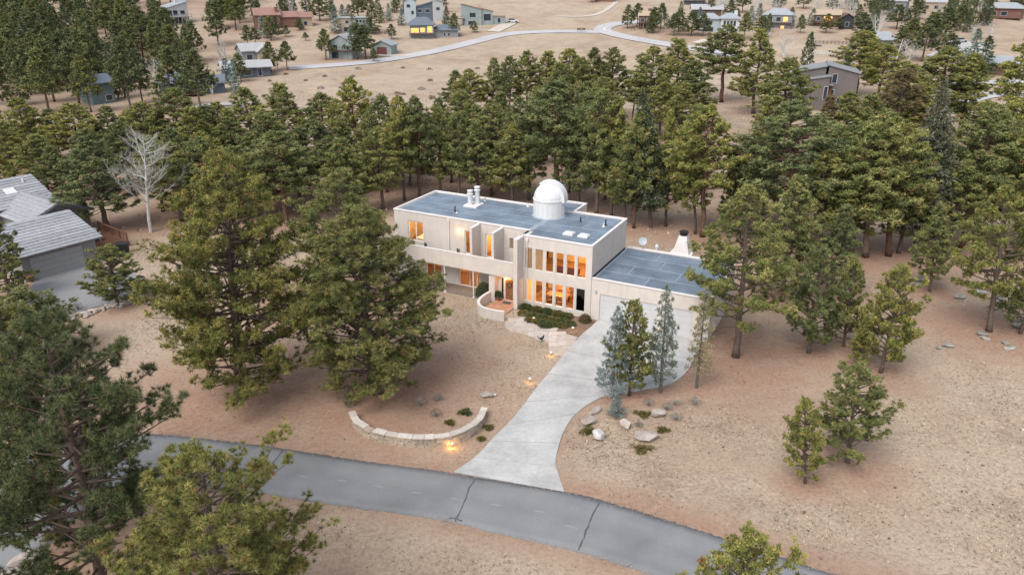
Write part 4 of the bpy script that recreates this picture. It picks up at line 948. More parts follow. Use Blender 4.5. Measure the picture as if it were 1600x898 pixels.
coping([(-6.24, .4, -6.1, 1.35)], RZ - .02, RZ + .07, .1, name='scupper', m='black_metal')
# fins, balcony, entry pier
for s0, s1, t0, t1, z0 in ((-11.2, -10.95, -.15, 1.349, 2.62), (-8.85, -8.6, -.5, 1.349, 2.62), (-6.36, -5.99, -1.18, -.001, 0)):
    f = MB().box(s0, t0, z0, s1, t1, RZ - .06).build('fin_wall', 'stucco', house, bevel=.015)
    MB().box(s0 - .012, t0 - .012, RZ - .06, s1 + .012, t1, RZ - .02).build('fin_cap', 'stucco_cap', f)
MB().box(-6.36, 0, 2.62, -6.01, 1.349, RZ - .07).build('fin_wall', 'stucco', house)
bal = MB().box(-20.25, -.50, 2.62, -6.37, 1.348, 2.95).build('balcony', 'stucco', house)
MB().box(-20.2, -.45, 2.951, -6.4, 1.34, 2.962).build('balcony_floor', 'membrane', bal)
pr = MB().box(-20.25, -.66, 2.60, -6.37, -.50, 3.98).build('parapet', 'stucco', bal); MB().box(-20.25, -.50, 2.951, -20.09, 1.34, 3.98).build('parapet', 'stucco', bal)
MB().box(-20.26, -.68, 3.98, -6.37, -.47, 4.02).build('parapet_cap', 'stucco_cap', pr)
MB().box(-9.12, -.5, 0, -8.55, 1.349, 2.615).build('entry_pier', 'stucco', house)
for s_, t_ in ((-16.7, -.58), (-13.64, -.58), (-10.65, -.58), (-10.75, .3)):
    MB().tube([(s_, t_, 0), (s_, t_, 2.6)], .06, 10).lathe([(.13, 0), (.13, .05), (.07, .07)], 10, (s_, t_)).build('post', 'white_frame', house, True)
mat('shaded_paver', (.2, .165, .135), .95, .2, 3)  # paver colour darkened to stand in for the shade of the balcony recess
for k in range(6):                       # wide courses of paving under the balcony
    MB().box(-19.5 + k * 1.72, -.55, -.02, -17.82 + k * 1.72, 1.34, .05).build('paver', 'shaded_paver', house)
# entry: recessed door wall, sidelight, step, tiles
mb = MB(); wall(mb, -8.545, -6.37, .02, .22, 0, 2.6, [(-8.2, -7.93, .16, 2.2), (-7.86, -6.93, .16, 2.2)]); mb.build('entry_wall', 'stucco', house)
d = MB().box(-7.86, .05, .16, -7.78, .15, 2.2).box(-7.01, .05, .16, -6.93, .15, 2.2).box(-7.78, .05, 2.12, -7.01, .15, 2.2).build('door_frame', 'white_frame', house)
d = MB().box(-7.78, .09, .17, -7.01, .14, 2.12).build('door', 'door_wood', house)
for x0, x1, z0, z1 in ((-7.70, -7.43, .3, 1.0), (-7.36, -7.09, .3, 1.0), (-7.70, -7.43, 1.1, 2.02), (-7.36, -7.09, 1.1, 2.02)): MB().box(x0, .075, z0, x1, .09, z1).build('door_panel', 'door_wood', d, bevel=.01)
MB().tube([(-7.1, .06, 1.05), (-7.1, .06, 1.25)], .014, 6).build('handle', 'galv', d)
window(house, -8.2, -7.93, .16, 2.2, .07, .03)
st = MB().box(-8.545, -3.2, -.05, -6.37, .018, .12).build('entry_floor', 'path_base', house)
for i in range(5):
    for j in range(7):
        x0 = -8.53 + i * .43; y0 = -3.18 + j * .455
        MB().box(x0 + .01, y0 + .01, .12, x0 + .42, y0 + .445, .132).build('tile', 'terracotta', st)
pts = [(-9.05, -.52), (-9.12, -1.4), (-9.05, -2.3), (-8.72, -3.1), (-8.15, -3.62), (-7.4, -3.82), (-6.6, -3.8), (-5.92, -3.7)]
c = resample(pts, 40); dd = np.gradient(c, axis=0); nr = np.stack([-dd[:, 1], dd[:, 0]], -1); nr /= np.linalg.norm(nr, axis=1)[:, None]
mb = MB(); mc = MB(); o1, o2 = c + nr * .1, c - nr * .1; p1, p2 = c + nr * .125, c - nr * .125
for M_, a, b_, z0, z1 in ((mb, o1, o2, -.02, .86), (mc, p1, p2, .86, .90)):
    for i in range(39):
        M_.poly([(*b_[i], z0), (*b_[i + 1], z0), (*b_[i + 1], z1), (*b_[i], z1)]); M_.poly([(*a[i + 1], z0), (*a[i], z0), (*a[i], z1), (*a[i + 1], z1)]); M_.poly([(*b_[i], z1), (*b_[i + 1], z1), (*a[i + 1], z1), (*a[i], z1)])
    for i in (0, 39): M_.poly([(*a[i], z0), (*b_[i], z0), (*b_[i], z1), (*a[i], z1)])
cw = mb.build('court_wall', 'stucco', house, True); mc.build('wall_cap', 'stucco_cap', cw, True)
# windows
for i, (a, b_) in enumerate(WX):
    window(house, a - .03, b_ + .03, *WU, .03, blind=i < 2); window(house, a - .03, b_ + .03, *WL, .03, pane='glass' if i < 5 else 'glass_dark')
window(house, -18.75, -17.05, 3.62, 5.56, 1.42, .09, mull=1); window(house, -12.6, -11.62, 3.25, 5.5, 1.42, .1); window(house, -10.45, -9.52, 3.25, 5.48, 1.42, .1); window(house, -8.08, -7.62, 4.44, 5.48, 1.42, .05, blind=True)
window(house, -16.9, -15.2, .25, 2.2, 1.42, .08, mull=1); window(house, -13.3, -11.1, .06, 2.15, 1.42, .08, mull=1)
for s0, s1 in ((1.03, 5.95), (6.3, 8.72)):
    gd = MB().box(s0, .17, .02, s1, .2, 2.4).build('garage_door', 'garage_paint', house)
    for k in range(4): MB().box(s0 + .02, .13, .03 + k * .592, s1 - .02, .168, .03 + (k + 1) * .592 - .009).build('door_section', 'garage_paint', gd, bevel=.008)
MB().box(.62, -.07, 2.45, .76, .055, 2.7).build('wall_light', 'grey_plastic', house)
MB().tube([(-14.22, 1.27, 2.97), (-14.22, 1.27, 6.2)], .05, 8).box(-14.32, 1.2, 6.15, -14.12, 1.345, 6.36).build('downspout', 'stucco_cap', house)
MB().tube([(-5.62, -.07, .1), (-5.62, -.07, 6.0)], .045, 8).box(-5.72, -.13, 6.0, -5.52, -.002, 6.25).build('downspout', 'stucco_cap', house)
# observatory dome
DX, DY, DR_ = -6.55, 6.35, 1.42
z0 = RZ - .02
db = MB().lathe([(DR_, z0), (DR_, z0 + 1.55), (DR_ + .06, z0 + 1.56), (DR_ + .06, z0 + 1.66), (DR_, z0 + 1.67)], 40, (DX, DY)).build('observatory', 'white_metal', house, True)
MB().lathe([(DR_ + .14, z0 - .06), (DR_ + .14, z0 + .03), (DR_ + .02, z0 + .10)], 40, (DX, DY)).build('flashing', 'membrane_seam', db, True)
for k in range(20):
    a = 2 * math.pi * k / 20; MB().box(-.012, -.012, z0 + .06, .02, .012, z0 + 1.55, Matrix.Translation((DX + math.cos(a) * DR_, DY + math.sin(a) * DR_, 0)) @ Matrix.Rotation(a, 4, 'Z')).build('wall_rib', 'white_metal', db)
zc = z0 + 1.66; NG = 20
for k in range(NG):                      # gores of the hemisphere
    mb = MB(); a0, a1 = 2 * math.pi * (k + .004) / NG, 2 * math.pi * (k + .996) / NG; pr_ = None
    for j in range(9):
        e = math.pi / 2 * j / 8; r, z = DR_ * .99 * math.cos(e) + .004, zc + DR_ * .99 * math.sin(e)
        row_ = [(DX + (r + (.012 if 0 < q < 2 else 0)) * math.cos(a0 + (a1 - a0) * q / 2), DY + (r + (.012 if 0 < q < 2 else 0)) * math.sin(a0 + (a1 - a0) * q / 2), z) for q in range(3)]
        if pr_:
            for q in range(2): mb.poly([pr_[q], pr_[q + 1], row_[q + 1], row_[q]])
        pr_ = row_
    mb.build('dome_gore', 'white_metal', db, True)
mb = MB(); sa = math.radians(4); dv = Vector((math.cos(sa), math.sin(sa), 0)); sv = Vector((-dv.y, dv.x, 0)); hw_ = .5
prof = []
for j in range(17):
    e = math.radians(-8 + 128 * j / 16); prof.append((math.cos(e), math.sin(e)))
for rr0, rr1 in ((DR_ + .01, DR_ + .2),):
    for j in range(16):
        for (ra, s_) in ((rr1, 0), ):
            q = [Vector((DX, DY, zc)) + dv * (prof[i][0] * rr1) + Vector((0, 0, prof[i][1] * rr1)) + sv * w_ for i, w_ in ((j, -hw_), (j, hw_), (j + 1, hw_), (j + 1, -hw_))]; mb.poly(q)
        for w_ in (-hw_, hw_):
            q = [Vector((DX, DY, zc)) + dv * (prof[i][0] * r) + Vector((0, 0, prof[i][1] * r)) + sv * w_ for i, r in ((j, DR_ - .12), (j, rr1), (j + 1, rr1), (j + 1, DR_ - .12))]; mb.poly(q if w_ > 0 else q[::-1])
    for i in (0, 16):
        mb.poly([Vector((DX, DY, zc)) + dv * (prof[i][0] * r) + Vector((0, 0, prof[i][1] * r)) + sv * w_ for r, w_ in ((DR_ - .12, -hw_), (DR_ - .12, hw_), (rr1, hw_), (rr1, -hw_))])
mb.build('shutter', 'white_metal', db, True)
# roof furniture
ch = MB().box(-14.95, 5.15, RZ - .03, -13.55, 6.75, RZ + .16).build('chimney', 'stucco_cap', house, bevel=.03)
for s_, t_, h in ((-14.45, 5.65, 1.15), (-14.05, 6.3, 1.4)):
    MB().lathe([(.24, RZ + .16), (.24, RZ + h), (.31, RZ + h + .01), (.31, RZ + h + .1), (.2, RZ + h + .16), (.2, RZ + h + .28), (.29, RZ + h + .29), (.29, RZ + h + .40), (.05, RZ + h + .45)], 18, (s_, t_)).build('flue', 'white_metal', ch, True)
for s0, t0 in ((-3.2, 1.75), (-1.85, 1.75)):
    k = MB().box(s0, t0, RZ - .03, s0 + .9, t0 + .8, RZ + .14).build('skylight', 'white_frame', house, bevel=.02); MB().box(s0 + .08, t0 + .08, RZ + .14, s0 + .82, t0 + .72, RZ + .2).build('skylight_dome', 'white_metal', k, bevel=.05)
for s_, t_, h, m in ((-3.24, 5.9, .42, 'black_metal'), (-.85, 5.85, .55, 'black_metal'), (-14.85, 3.5, .5, 'black_metal'), (-14.45, 3.2, .5, 'galv'), (-14.1, 7.9, .3, 'galv'), (-9.5, 8.0, .25, 'white_metal'), (-.9, 5.5, .3, 'white_metal')):
    MB().tube([(s_, t_, RZ - .03), (s_, t_, RZ + h)], .06, 8).lathe([(.16, RZ - .02), (.09, RZ + .08)], 8, (s_, t_)).build('vent_pipe', m, house, True)
# sconces and rooms
lamp('pendant_lamp', 'glowing globe lamp in the dining room behind the lower windows', (-3.6, 2.0, 2.1), 260)
lamp('pendant_lamp', 'glowing globe lamp in the upper room behind the tall windows', (-2.1, 2.4, 5.3), 260)
lamp('pendant_lamp', 'glowing globe lamp in the bedroom behind the balcony\'s paired window', (-17.2, 3.0, 5.4), 170)
lamp('pendant_lamp', 'glowing globe lamp behind the balcony door between the two fins', (-9.9, 3.2, 5.3), 100)
lamp('pendant_lamp', 'glowing globe lamp behind the first balcony door', (-12.6, 3.4, 5.3), 70)
lamp('pendant_lamp', 'glowing globe lamp in the room under the balcony', (-12.4, 3.0, 2.1), 75)
lamp('pendant_lamp', 'glowing globe lamp in the end room under the balcony', (-16.0, 3.0, 2.1), 45)
lamp('porch_lamp', 'small glowing lamp under the balcony over the front door', (-7.6, -.28, 2.25), 9, .07, .27)
sx, sy = HW(-13.02, 1.28)
sc = thing('wall_sconce', 'small lit sconce on the upper wall between downspout and balcony door', 'lamp', (sx, sy, 5.45), -hyaw)
MB().box(-.07, -.02, -.1, .07, .06, .12).build('bracket', 'white_frame', sc); MB().lathe([(.05, -.14), (.09, .0), (.07, .1)], 10, (0, -.1)).build('shade', 'bulb_soft', sc, True)
L = bpy.data.lights.new('lamp_light', 'POINT'); L.energy = 5; L.color = (1, .6, .25); L.shadow_soft_size = .06; o = bpy.data.objects.new('lamp_light', L); COL.objects.link(o); o.parent = sc; o.location = (0, -.25, -.1)

def hthing(name, label, cat, s, t, z, rz=0, group=None): x, y = HW(s, t); return thing(name, label, cat, (x, y, z), -hyaw + rz, group)
def chair(label, s, t, z, rz, m='door_wood', group=None, name='chair'):
    c = hthing(name, label, 'chair', s, t, z, rz, group)
    MB().box(-.22, -.22, .43, .22, .22, .47).build('seat', m, c); MB().box(-.21, .19, .52, .21, .225, .98).build('backrest', m, c)
    for x in (-.2, .17):
        MB().box(x, -.21, 0, x + .035, -.175, .43).build('leg', m, c); MB().box(x, .186, 0, x + .035, .22, .52).build('leg', m, c)
    return c
tb = hthing('dining_table', 'dark round-edged dining table seen through the lower windows', 'table', -3.5, 1.9, .05)
MB().box(-1.0, -.5, .7, 1.0, .5, .745).build('tabletop', 'door_wood', tb, bevel=.02)
for x in (-.9, .83):
    for y in (-.42, .35): MB().box(x, y, 0, x + .07, y + .07, .7).build('leg', 'door_wood', tb)
for s_, t_, r in ((-4.1, 1.15, math.pi), (-2.95, 1.15, math.pi), (-4.1, 2.65, 0), (-2.95, 2.65, 0)):
    chair('dark wooden chair at the dining table behind the lower windows', s_, t_, .05, r, 'door_wood', 'dining chairs')
for s_, z_, w_, h_, lb in ((-3.3, 4.7, .9, .7, 'dark framed picture on the upper room\'s back wall, the wider one'), (-1.5, 4.75, .6, .75, 'dark framed picture on the upper room\'s back wall, the narrower one'), (-4.3, 1.6, .8, .6, 'framed picture on the dining room\'s back wall')):
    f = hthing('picture', lb, 'picture', s_, 4.57, z_); MB().box(-w_ / 2, 0, -h_ / 2, w_ / 2, .025, h_ / 2).build('frame', 'door_wood', f); MB().box(-w_ / 2 + .06, -.006, -h_ / 2 + .06, w_ / 2 - .06, -.001, h_ / 2 - .06).build('canvas', 'terracotta', f)
so_ = hthing('sofa', 'dark red sofa in the upper room behind the tall windows', 'sofa', -2.6, 1.5, 2.99, math.pi)
MB().box(-.95, -.4, .1, .95, .4, .4).build('seat_base', 'far_sofa', so_, bevel=.04); MB().box(-.95, .28, .4, .95, .45, .82).build('backrest', 'far_sofa', so_, bevel=.05)
for x in (-1.1, .95): MB().box(x, -.4, .1, x + .15, .45, .6).build('armrest', 'far_sofa', so_, bevel=.04)
for x in (-.9, -.3, .3): MB().box(x, -.38, .4, x + .58, .26, .52).build('cushion', 'far_sofa', so_, bevel=.04)
rg = hthing('rug', 'pale patterned rug under the dining table', 'rug', -3.5, 1.9, .052); MB().box(-1.6, -1.2, 0, 1.6, 1.2, .012).build('pile', 'blind', rg)
cb_ = hthing('sideboard', 'dark sideboard along the dining room back wall', 'sideboard', -2.6, 4.3, .052); MB().box(-.9, 0, .12, .9, .28, .85).build('carcass', 'door_wood', cb_)
for x in (-.88, -.28, .32): MB().box(x, -.02, .15, x + .56, -.001, .82).build('door', 'door_wood', cb_)
for x in (-.85, .78): MB().box(x, .05, 0, x + .07, .12, .12).build('leg', 'door_wood', cb_)
bd = hthing('bed', 'bed with a pale spread behind the balcony\'s paired window', 'bed', -17.8, 3.3, 2.99); MB().box(-.9, -1.0, .1, .9, 1.0, .4).build('frame', 'door_wood', bd); MB().box(-.88, -.98, .4, .88, .95, .6).build('mattress', 'white_frame', bd, bevel=.05); MB().box(-.95, 1.0, .1, .95, 1.08, 1.2).build('headboard', 'door_wood', bd)
sh = hthing('shelf_unit', 'tall dark shelf unit in the upper room', 'shelf', -.6, 4.3, 2.99)
MB().box(-.4, 0, 0, -.36, .28, 1.8).box(.36, 0, 0, .4, .28, 1.8).build('side_panel', 'door_wood', sh)
for k in range(5): MB().box(-.36, .01, .02 + k * .44, .36, .27, .05 + k * .44).build('shelf', 'door_wood', sh)
# on the balcony and at the door
for s_, lb in ((-17.6, 'dark folding chair on the balcony under the paired window'), (-16.4, 'dark folding chair on the balcony beside the parapet'), (-12.9, 'dark folding chair beside the first balcony door')):
    chair(lb, s_, .35, 2.965, .6 if s_ < -17 else -.4, 'dark_fabric', None, 'folding_chair')
wr = hthing('wreath', 'brown twig wreath hanging on the front door', 'wreath', -7.4, .04, 1.65)
mb = MB(); q = [(.21 * math.cos(2 * math.pi * k / 18), 0, .21 * math.sin(2 * math.pi * k / 18)) for k in range(19)]; mb.tube(q, [.05 + .015 * (k % 3) for k in range(19)], 6); mb.build('twig_ring', 'bark', wr)
mt = hthing('doormat', 'dark doormat on the tiled entry floor', 'mat', -7.35, -.5, .133); MB().box(-.38, -.22, 0, .38, .22, .018).build('mat', 'dark_fabric', mt)
def leafball(name, parent, c, r, n, size, m, seed, flat=.8, nn=8, wid=.18):
    g = np.random.default_rng(seed); d = norm(g.normal(size=(n, 3))); d[:, 2] = np.abs(d[:, 2]); k = g.uniform(.55, 1, (n, 1)) ** .5
    C = np.array(c) + d * k * np.array(r); me = tufts_mesh(name, C, norm(d + [0, 0, .4]), size * g.uniform(.7, 1.3, n), np.clip(g.normal(.45, .2, n), 0, .9), nn, wid, g); return obj(name, me, m, parent)
pt = hthing('potted_plant', 'green potted plant beside the front door', 'plant', -8.28, -.35, .133)
MB().lathe([(.13, 0), (.19, .3), (.21, .3), (.21, .36), (.16, .36)], 14).build('pot', 'clay_pot', pt, True); leafball('foliage', pt, (0, 0, .4), (.24, .24, .4), 60, .2, 'juniper', 3)
# planted bed
tag(MB().prism(BED if sum(BED[k][0] * BED[(k + 1) % len(BED)][1] - BED[(k + 1) % len(BED)][0] * BED[k][1] for k in range(len(BED))) > 0 else BED[::-1], -.05, .035).build('planting_bed', 'earth'), kind='structure')
g = np.random.default_rng(9)
for k, (s_, t_, r, h) in enumerate(((-5.3, -.75, .62, .75), (-4.3, -.7, .55, .6), (-3.4, -.7, .6, .65), (-2.4, -.65, .55, .6), (-1.5, -.7, .5, .55))):
    b_ = hthing('shrub', 'clipped dark green shrub under the tall lower windows', 'shrub', s_, t_, .03, 0, 'shrubs under the windows'); leafball('foliage', b_, (0, 0, .05), (r * 1.0, r * .7, h * .55), 210, .16, 'juniper_olive' if k % 2 else 'juniper', 20 + k)
    MB().tube([(0, 0, 0), (.02, 0, .3)], .03, 6).build('stem', 'bark', b_)
b_ = hthing('shrub', 'brownish twiggy shrub in the corner beside the garage door', 'shrub', .15, -.8, .03); leafball('foliage', b_, (0, 0, .05), (.5, .45, .6), 260, .14, 'brown_needles', 31); MB().tube([(0, 0, 0), (.02, 0, .3)], .03, 6).build('stem', 'bark', b_)
bx = [(-5.0, -1.75), (-4.1, -1.9), (-3.2, -1.8), (-2.3, -1.9), (-1.5, -1.7), (-.8, -1.9), (-3.9, -2.65), (-3.0, -2.6), (-2.1, -2.6), (-1.3, -2.5), (-2.4, -3.1)]
for k, (s_, t_) in enumerate(bx):
    b_ = hthing('juniper', 'low spreading juniper in the bed along the flagstone path', 'juniper', s_, t_, .03, 0, 'junipers in the bed'); leafball('foliage', b_, (0, 0, 0), (.62, .52, .24), 170, .13, 'juniper' if k % 3 else 'juniper_olive', 40 + k)
b_ = hthing('shrub', 'dark dense shrub against the posts under the balcony', 'shrub', -10.0, .2, 0); leafball('foliage', b_, (0, 0, .05), (.75, .6, 1.25), 420, .17, 'dark_needles', 61); MB().tube([(0, 0, 0), (.02, 0, .5)], .05, 6).build('stem', 'bark', b_)
# outdoor fireplace behind the garage
fp = hthing('outdoor_fireplace', 'cream tapered outdoor chimney with a dark metal cap behind the garage', 'fireplace', 4.8, 11.2, 0)
MB().box(-.85, -.65, 0, .85, .65, 3.0).build('hearth', 'stucco_cap', fp, bevel=.03); MB().box(-1.0, -.78, 3.0, 1.0, .78, 3.12).build('mantel', 'stucco_cap', fp)
mb = MB(); a, b2 = (.75, .6), (.36, .34); mb.v += [(-a[0], -a[1], 3.12), (a[0], -a[1], 3.12), (a[0], a[1], 3.12), (-a[0], a[1], 3.12), (-b2[0], -b2[1], 4.75), (b2[0], -b2[1], 4.75), (b2[0], b2[1], 4.75), (-b2[0], b2[1], 4.75)]; mb.f += [(0, 1, 5, 4), (1, 2, 6, 5), (2, 3, 7, 6), (3, 0, 4, 7), (4, 5, 6, 7)]
mb.build('stack', 'stucco_cap', fp); MB().lathe([(.34, 4.75), (.34, 4.98), (.42, 5.0), (.42, 5.12), (.3, 5.16)], 16).build('cap', 'black_metal', fp, True)
di = hthing('satellite_dish', 'small grey satellite dish at the back of the garage roof', 'dish', 1.75, 8.75, GZ + .1)
MB().tube([(0, 0, 0), (0, 0, .55)], .03, 8).build('pole', 'galv', di); mb = MB(); R_ = Matrix.Translation((0, -.05, .72)) @ Matrix.Rotation(math.radians(62), 4, 'X') @ Matrix.Rotation(.3, 4, 'Y')
mb.lathe([(.02, -.0), (.2, .03), (.36, .1), (.37, .11), (.2, .05), (.02, .02)], 18); mb.v = [tuple(R_ @ Vector(p)) for p in mb.v]; mb.build('reflector', 'grey_plastic', di, True); MB().tube([(0, -.05, .5), (.02, -.5, .75)], .014, 6).build('arm', 'galv', di)
vp = hthing('vent_hood', 'white rounded vent hood at the back of the garage roof', 'vent', 3.05, 8.78, GZ + .1); MB().lathe([(.09, 0), (.09, .35), (.17, .36), (.17, .46), (.08, .6), (.02, .64)], 12).build('hood', 'white_metal', vp, True)

# ------------------------------------------------------------------ yard: stone wall, boulders, shrubs, lights
def rock_mesh(seed, r=(1, 1, 1), n=3, rough=.1):
    import bmesh
    g = np.random.default_rng(seed); bm = bmesh.new(); bmesh.ops.create_icosphere(bm, subdivisions=n, radius=1)
    pl = [(norm(g.normal(size=3)), g.uniform(.5, .82)) for _ in range(12)]
    for v in bm.verts:
        c = np.array(v.co)
        for nn_, dd in pl:
            k = c @ nn_
            if k > dd: c = c - nn_ * (k - dd)
        c = c * (1 + g.normal(0, rough * .12)); v.co = Vector(c * np.array(r))
    me = bpy.data.meshes.new('rock'); bm.to_mesh(me); bm.free(); return me

def rock(u, v, sx, sy, sz, m, label, seed, rz=0, group=None, sink=.3):
    p = P(u, v); me = rock_mesh(seed, (sx, sy, sz)); o = obj('boulder', me, m, None, (p[0], p[1], sz * (1 - sink) - .02), rz)
    return tag(o, label, 'boulder', group)
rock(928, 644, .75, .38, .16, 'boulder', 'flat reddish boulder at the kerb edge of the planted island', 1, 1.0)
rock(922, 661, .62, .42, .34, 'boulder', 'blocky tan boulder behind the white one', 2, .2)
rock(935, 683, .42, .52, .40, 'boulder_pale', 'white rounded boulder in the island near the concrete', 3, .3)
rock(977, 667, .5, .42, .36, 'boulder', 'pinkish boulder below the little blue spruce', 4, .8)
rock(1026, 650, .7, .42, .32, 'boulder', 'long flat-topped boulder below the tall spruce', 5, .2)
rock(1010, 685, .85, .62, .36, 'boulder', 'largest flat slab boulder of the planted island', 6, -.3)
rock(759, 620, .55, .32, .26, 'boulder', 'grey-pink boulder above the end of the stone wall', 7, .1)
rock(772, 618, .2, .16, .14, 'boulder_pale', 'small pale stone beside the grey-pink boulder', 8, .1)
rock(612, 617, .2, .16, .12, 'boulder_pale', 'small pale stone at the foot of the bushy lawn pine', 9)
rock(42, 882, .8, .5, .45, 'boulder', 'rough boulder on the bank below the road bend', 10, .9)
rock(16, 905, 1.3, .8, .4, 'boulder', 'wide reddish boulder lying on the bank under the shaggy pine', 11, .6)
g = np.random.default_rng(12)
for k, (u, v, s_) in enumerate(((1440, 438, .9), (1434, 446, .6), (1500, 465, .7), (1533, 458, .8), (1560, 470, 1.0), (1585, 478, 1.2), (1553, 482, .6), (1598, 508, 1.3), (1532, 523, .6), (1540, 530, .5), (1481, 541, .55), (1570, 537, .45), (1577, 545, .5), (1467, 544, .35), (1590, 462, .8), (1545, 500, .4), (1422, 452, .4))):
    rock(u, v, s_, s_ * .6, s_ * .32, 'lichen_rock', 'pale lichen-grey outcrop rock at the wooded edge of the meadow', 30 + k, g.uniform(0, 3), 'outcrop rocks')

WALLPX = [(551, 652), (558, 668), (575, 681), (600, 690), (635, 696), (670, 697), (700, 694), (728, 684), (748, 668), (757, 645)]
def stone_wall():
    c = resample(px(WALLPX), 400); seg = np.linalg.norm(np.diff(c, axis=0), axis=1); cum = np.concatenate([[0], np.cumsum(seg)]); Ltot = cum[-1]
    at = lambda d: np.array([np.interp(d, cum, c[:, 0]), np.interp(d, cum, c[:, 1])])
    w_ = thing('retaining_wall', 'curved low wall of buff stacked stone with pale cap slabs', 'stone wall', (*at(Ltot / 2), 0))
    o0 = at(Ltot / 2); g = np.random.default_rng(3)
    def hgt(d): x = d / Ltot; return .66 * min(1, .55 + 2.2 * min(x, 1 - x))
    def block(d0, d1, z0, z1, dep, m, nm, off=0):
        ring = []
        for d in (d0, (d0 + d1) / 2, d1):
            p = at(d); t = at(min(d + .05, Ltot)) - at(max(d - .05, 0)); t /= np.linalg.norm(t); n_ = np.array([-t[1], t[0]]); ring.append((p + n_ * (dep / 2 + 0) - o0, p - n_ * (dep / 2 + off) - o0))
        poly = [r[1] for r in ring] + [r[0] for r in reversed(ring)]
        if sum(poly[k][0] * poly[(k + 1) % 6][1] - poly[(k + 1) % 6][0] * poly[k][1] for k in range(6)) < 0: poly = poly[::-1]
        return MB().prism(poly, z0, z1).build(nm, m, w_, bevel=.012)
    for row in range(4):
        d = -g.uniform(0, .3)
        while d < Ltot:
            e = d + g.uniform(.35, .75); a, b_ = max(d, 0), min(e, Ltot)
            if b_ - a > .12:
                h = hgt((a + b_) / 2); z0, z1 = h * row / 4, h * (row + 1) / 4
                block(a + .012, b_ - .012, z0 + .004 - (.1 if row == 0 else 0), z1 - .008, .34, 'wall_stone', 'stone', g.uniform(-.02, .04))
            d = e
    d = 0
    while d < Ltot:
        e = min(d + g.uniform(.55, 1.0), Ltot)
        if e - d > .2:
            h = hgt((d + e) / 2); missing = 2.1 < d < 2.7
            if not missing: block(d + .01, e - .01, h + .002, h + .085 + g.uniform(-.015, .02), .43, 'cap_stone', 'cap_stone', g.uniform(0, .04))
        d = e
stone_wall()

def twig_bush(u, v, r, h, label, seed, m='dry_twig', n=60, grp=None, leaf=None):
    p = P(u, v); t = thing('shrub', label, 'shrub', p, 0, grp); g = np.random.default_rng(seed); mb = MB()
    for k in range(n):
        a = g.uniform(0, 6.28); q = g.uniform(.2, 1); e = Vector((math.cos(a) * r * q, math.sin(a) * r * q, h * g.uniform(.6, 1.1) * (1.1 - .5 * q))); mb.tube([(0, 0, 0), e * .5 + Vector((0, 0, h * .12)), e], [.012, .008, .004], 3, False)
    mb.build('stems', 'aspen_twig' if m == 'dry_twig' else 'bark', t)
    leafball('twigs', t, (0, 0, h * .25), (r, r, h * .75), n * 2, .14, leaf or m, seed + 1, nn=4, wid=.03)
for k, (u, v, r, h, lb) in enumerate(((657, 634, .5, .75, 'grey bare shrub inside the wall, tallest of three'), (684, 626, .35, .5, 'grey bare shrub inside the wall, smallest of three'), (681, 650, .4, .5, 'reddish bare shrub inside the wall near the caps'),
        (1013, 633, .42, .45, 'grey twiggy shrub below the green island pine'), (1042, 640, .4, .5, 'grey twiggy shrub beside the long flat-topped boulder'), (1056, 655, .42, .35, 'dark low twig shrub past the long boulder'), (1086, 632, .42, .5, 'dark twiggy shrub under the yellowing spruce'),
        (998, 665, .28, .2, 'tiny dark twig shrub between two boulders'), (115, 487, .45, .8, 'reddish bare shrub in the rock edging'), (122, 484, .4, .75, 'dark bare shrub in the rock edging'), (1056, 633, .5, .55, 'pale straw shrub behind the twig shrubs'))):
    twig_bush(u, v, r, h, lb, 70 + k, leaf='brown_needles' if 'reddish' in lb else ('dry_straw' if 'straw' in lb else 'dry_twig'))
twig_bush(598, 618, .55, .6, 'dark brown shrub at the trunk of the bushy lawn pine', 90, 'bark', 90, leaf='brown_needles')
for k, (u, v, r, lb) in enumerate(((1005, 648, .6, 'olive creeping juniper beside the long boulder'), (1003, 702, .75, 'olive creeping juniper in front of the largest slab'), (1036, 673, .45, 'olive creeping juniper right of the slab'.replace('right of', 'beyond')), (921, 674, .7, 'olive creeping juniper trailing from the white boulder'), (727, 645, .45, 'green creeping juniper inside the curved wall'), (703, 661, .32, 'brown creeping juniper against the wall caps'), (763, 669, .3, 'small creeping juniper outside the wall end'), (752, 687, .22, 'tiny creeping juniper between wall and drive'))):
    p = P(u, v); t = thing('creeping_juniper', lb, 'juniper', p); gg = np.random.default_rng(k)
    n = 150; a = gg.uniform(0, 6.28, n); rr = r * gg.uniform(.1, 1, n) * (.75 + .35 * np.sin(3 * a + k)); C = np.stack([rr * np.cos(a), rr * np.sin(a) * .8, gg.uniform(.03, .14, n)], -1); D = norm(np.stack([np.cos(a), np.sin(a), .35 + 0 * a], -1))
    obj('foliage', tufts_mesh('juniper', C, D, gg.uniform(.1, .2, n), np.clip(gg.normal(.45, .2, n), 0, .9), 6, .14, gg), 'juniper_olive' if k != 4 else 'juniper', t)

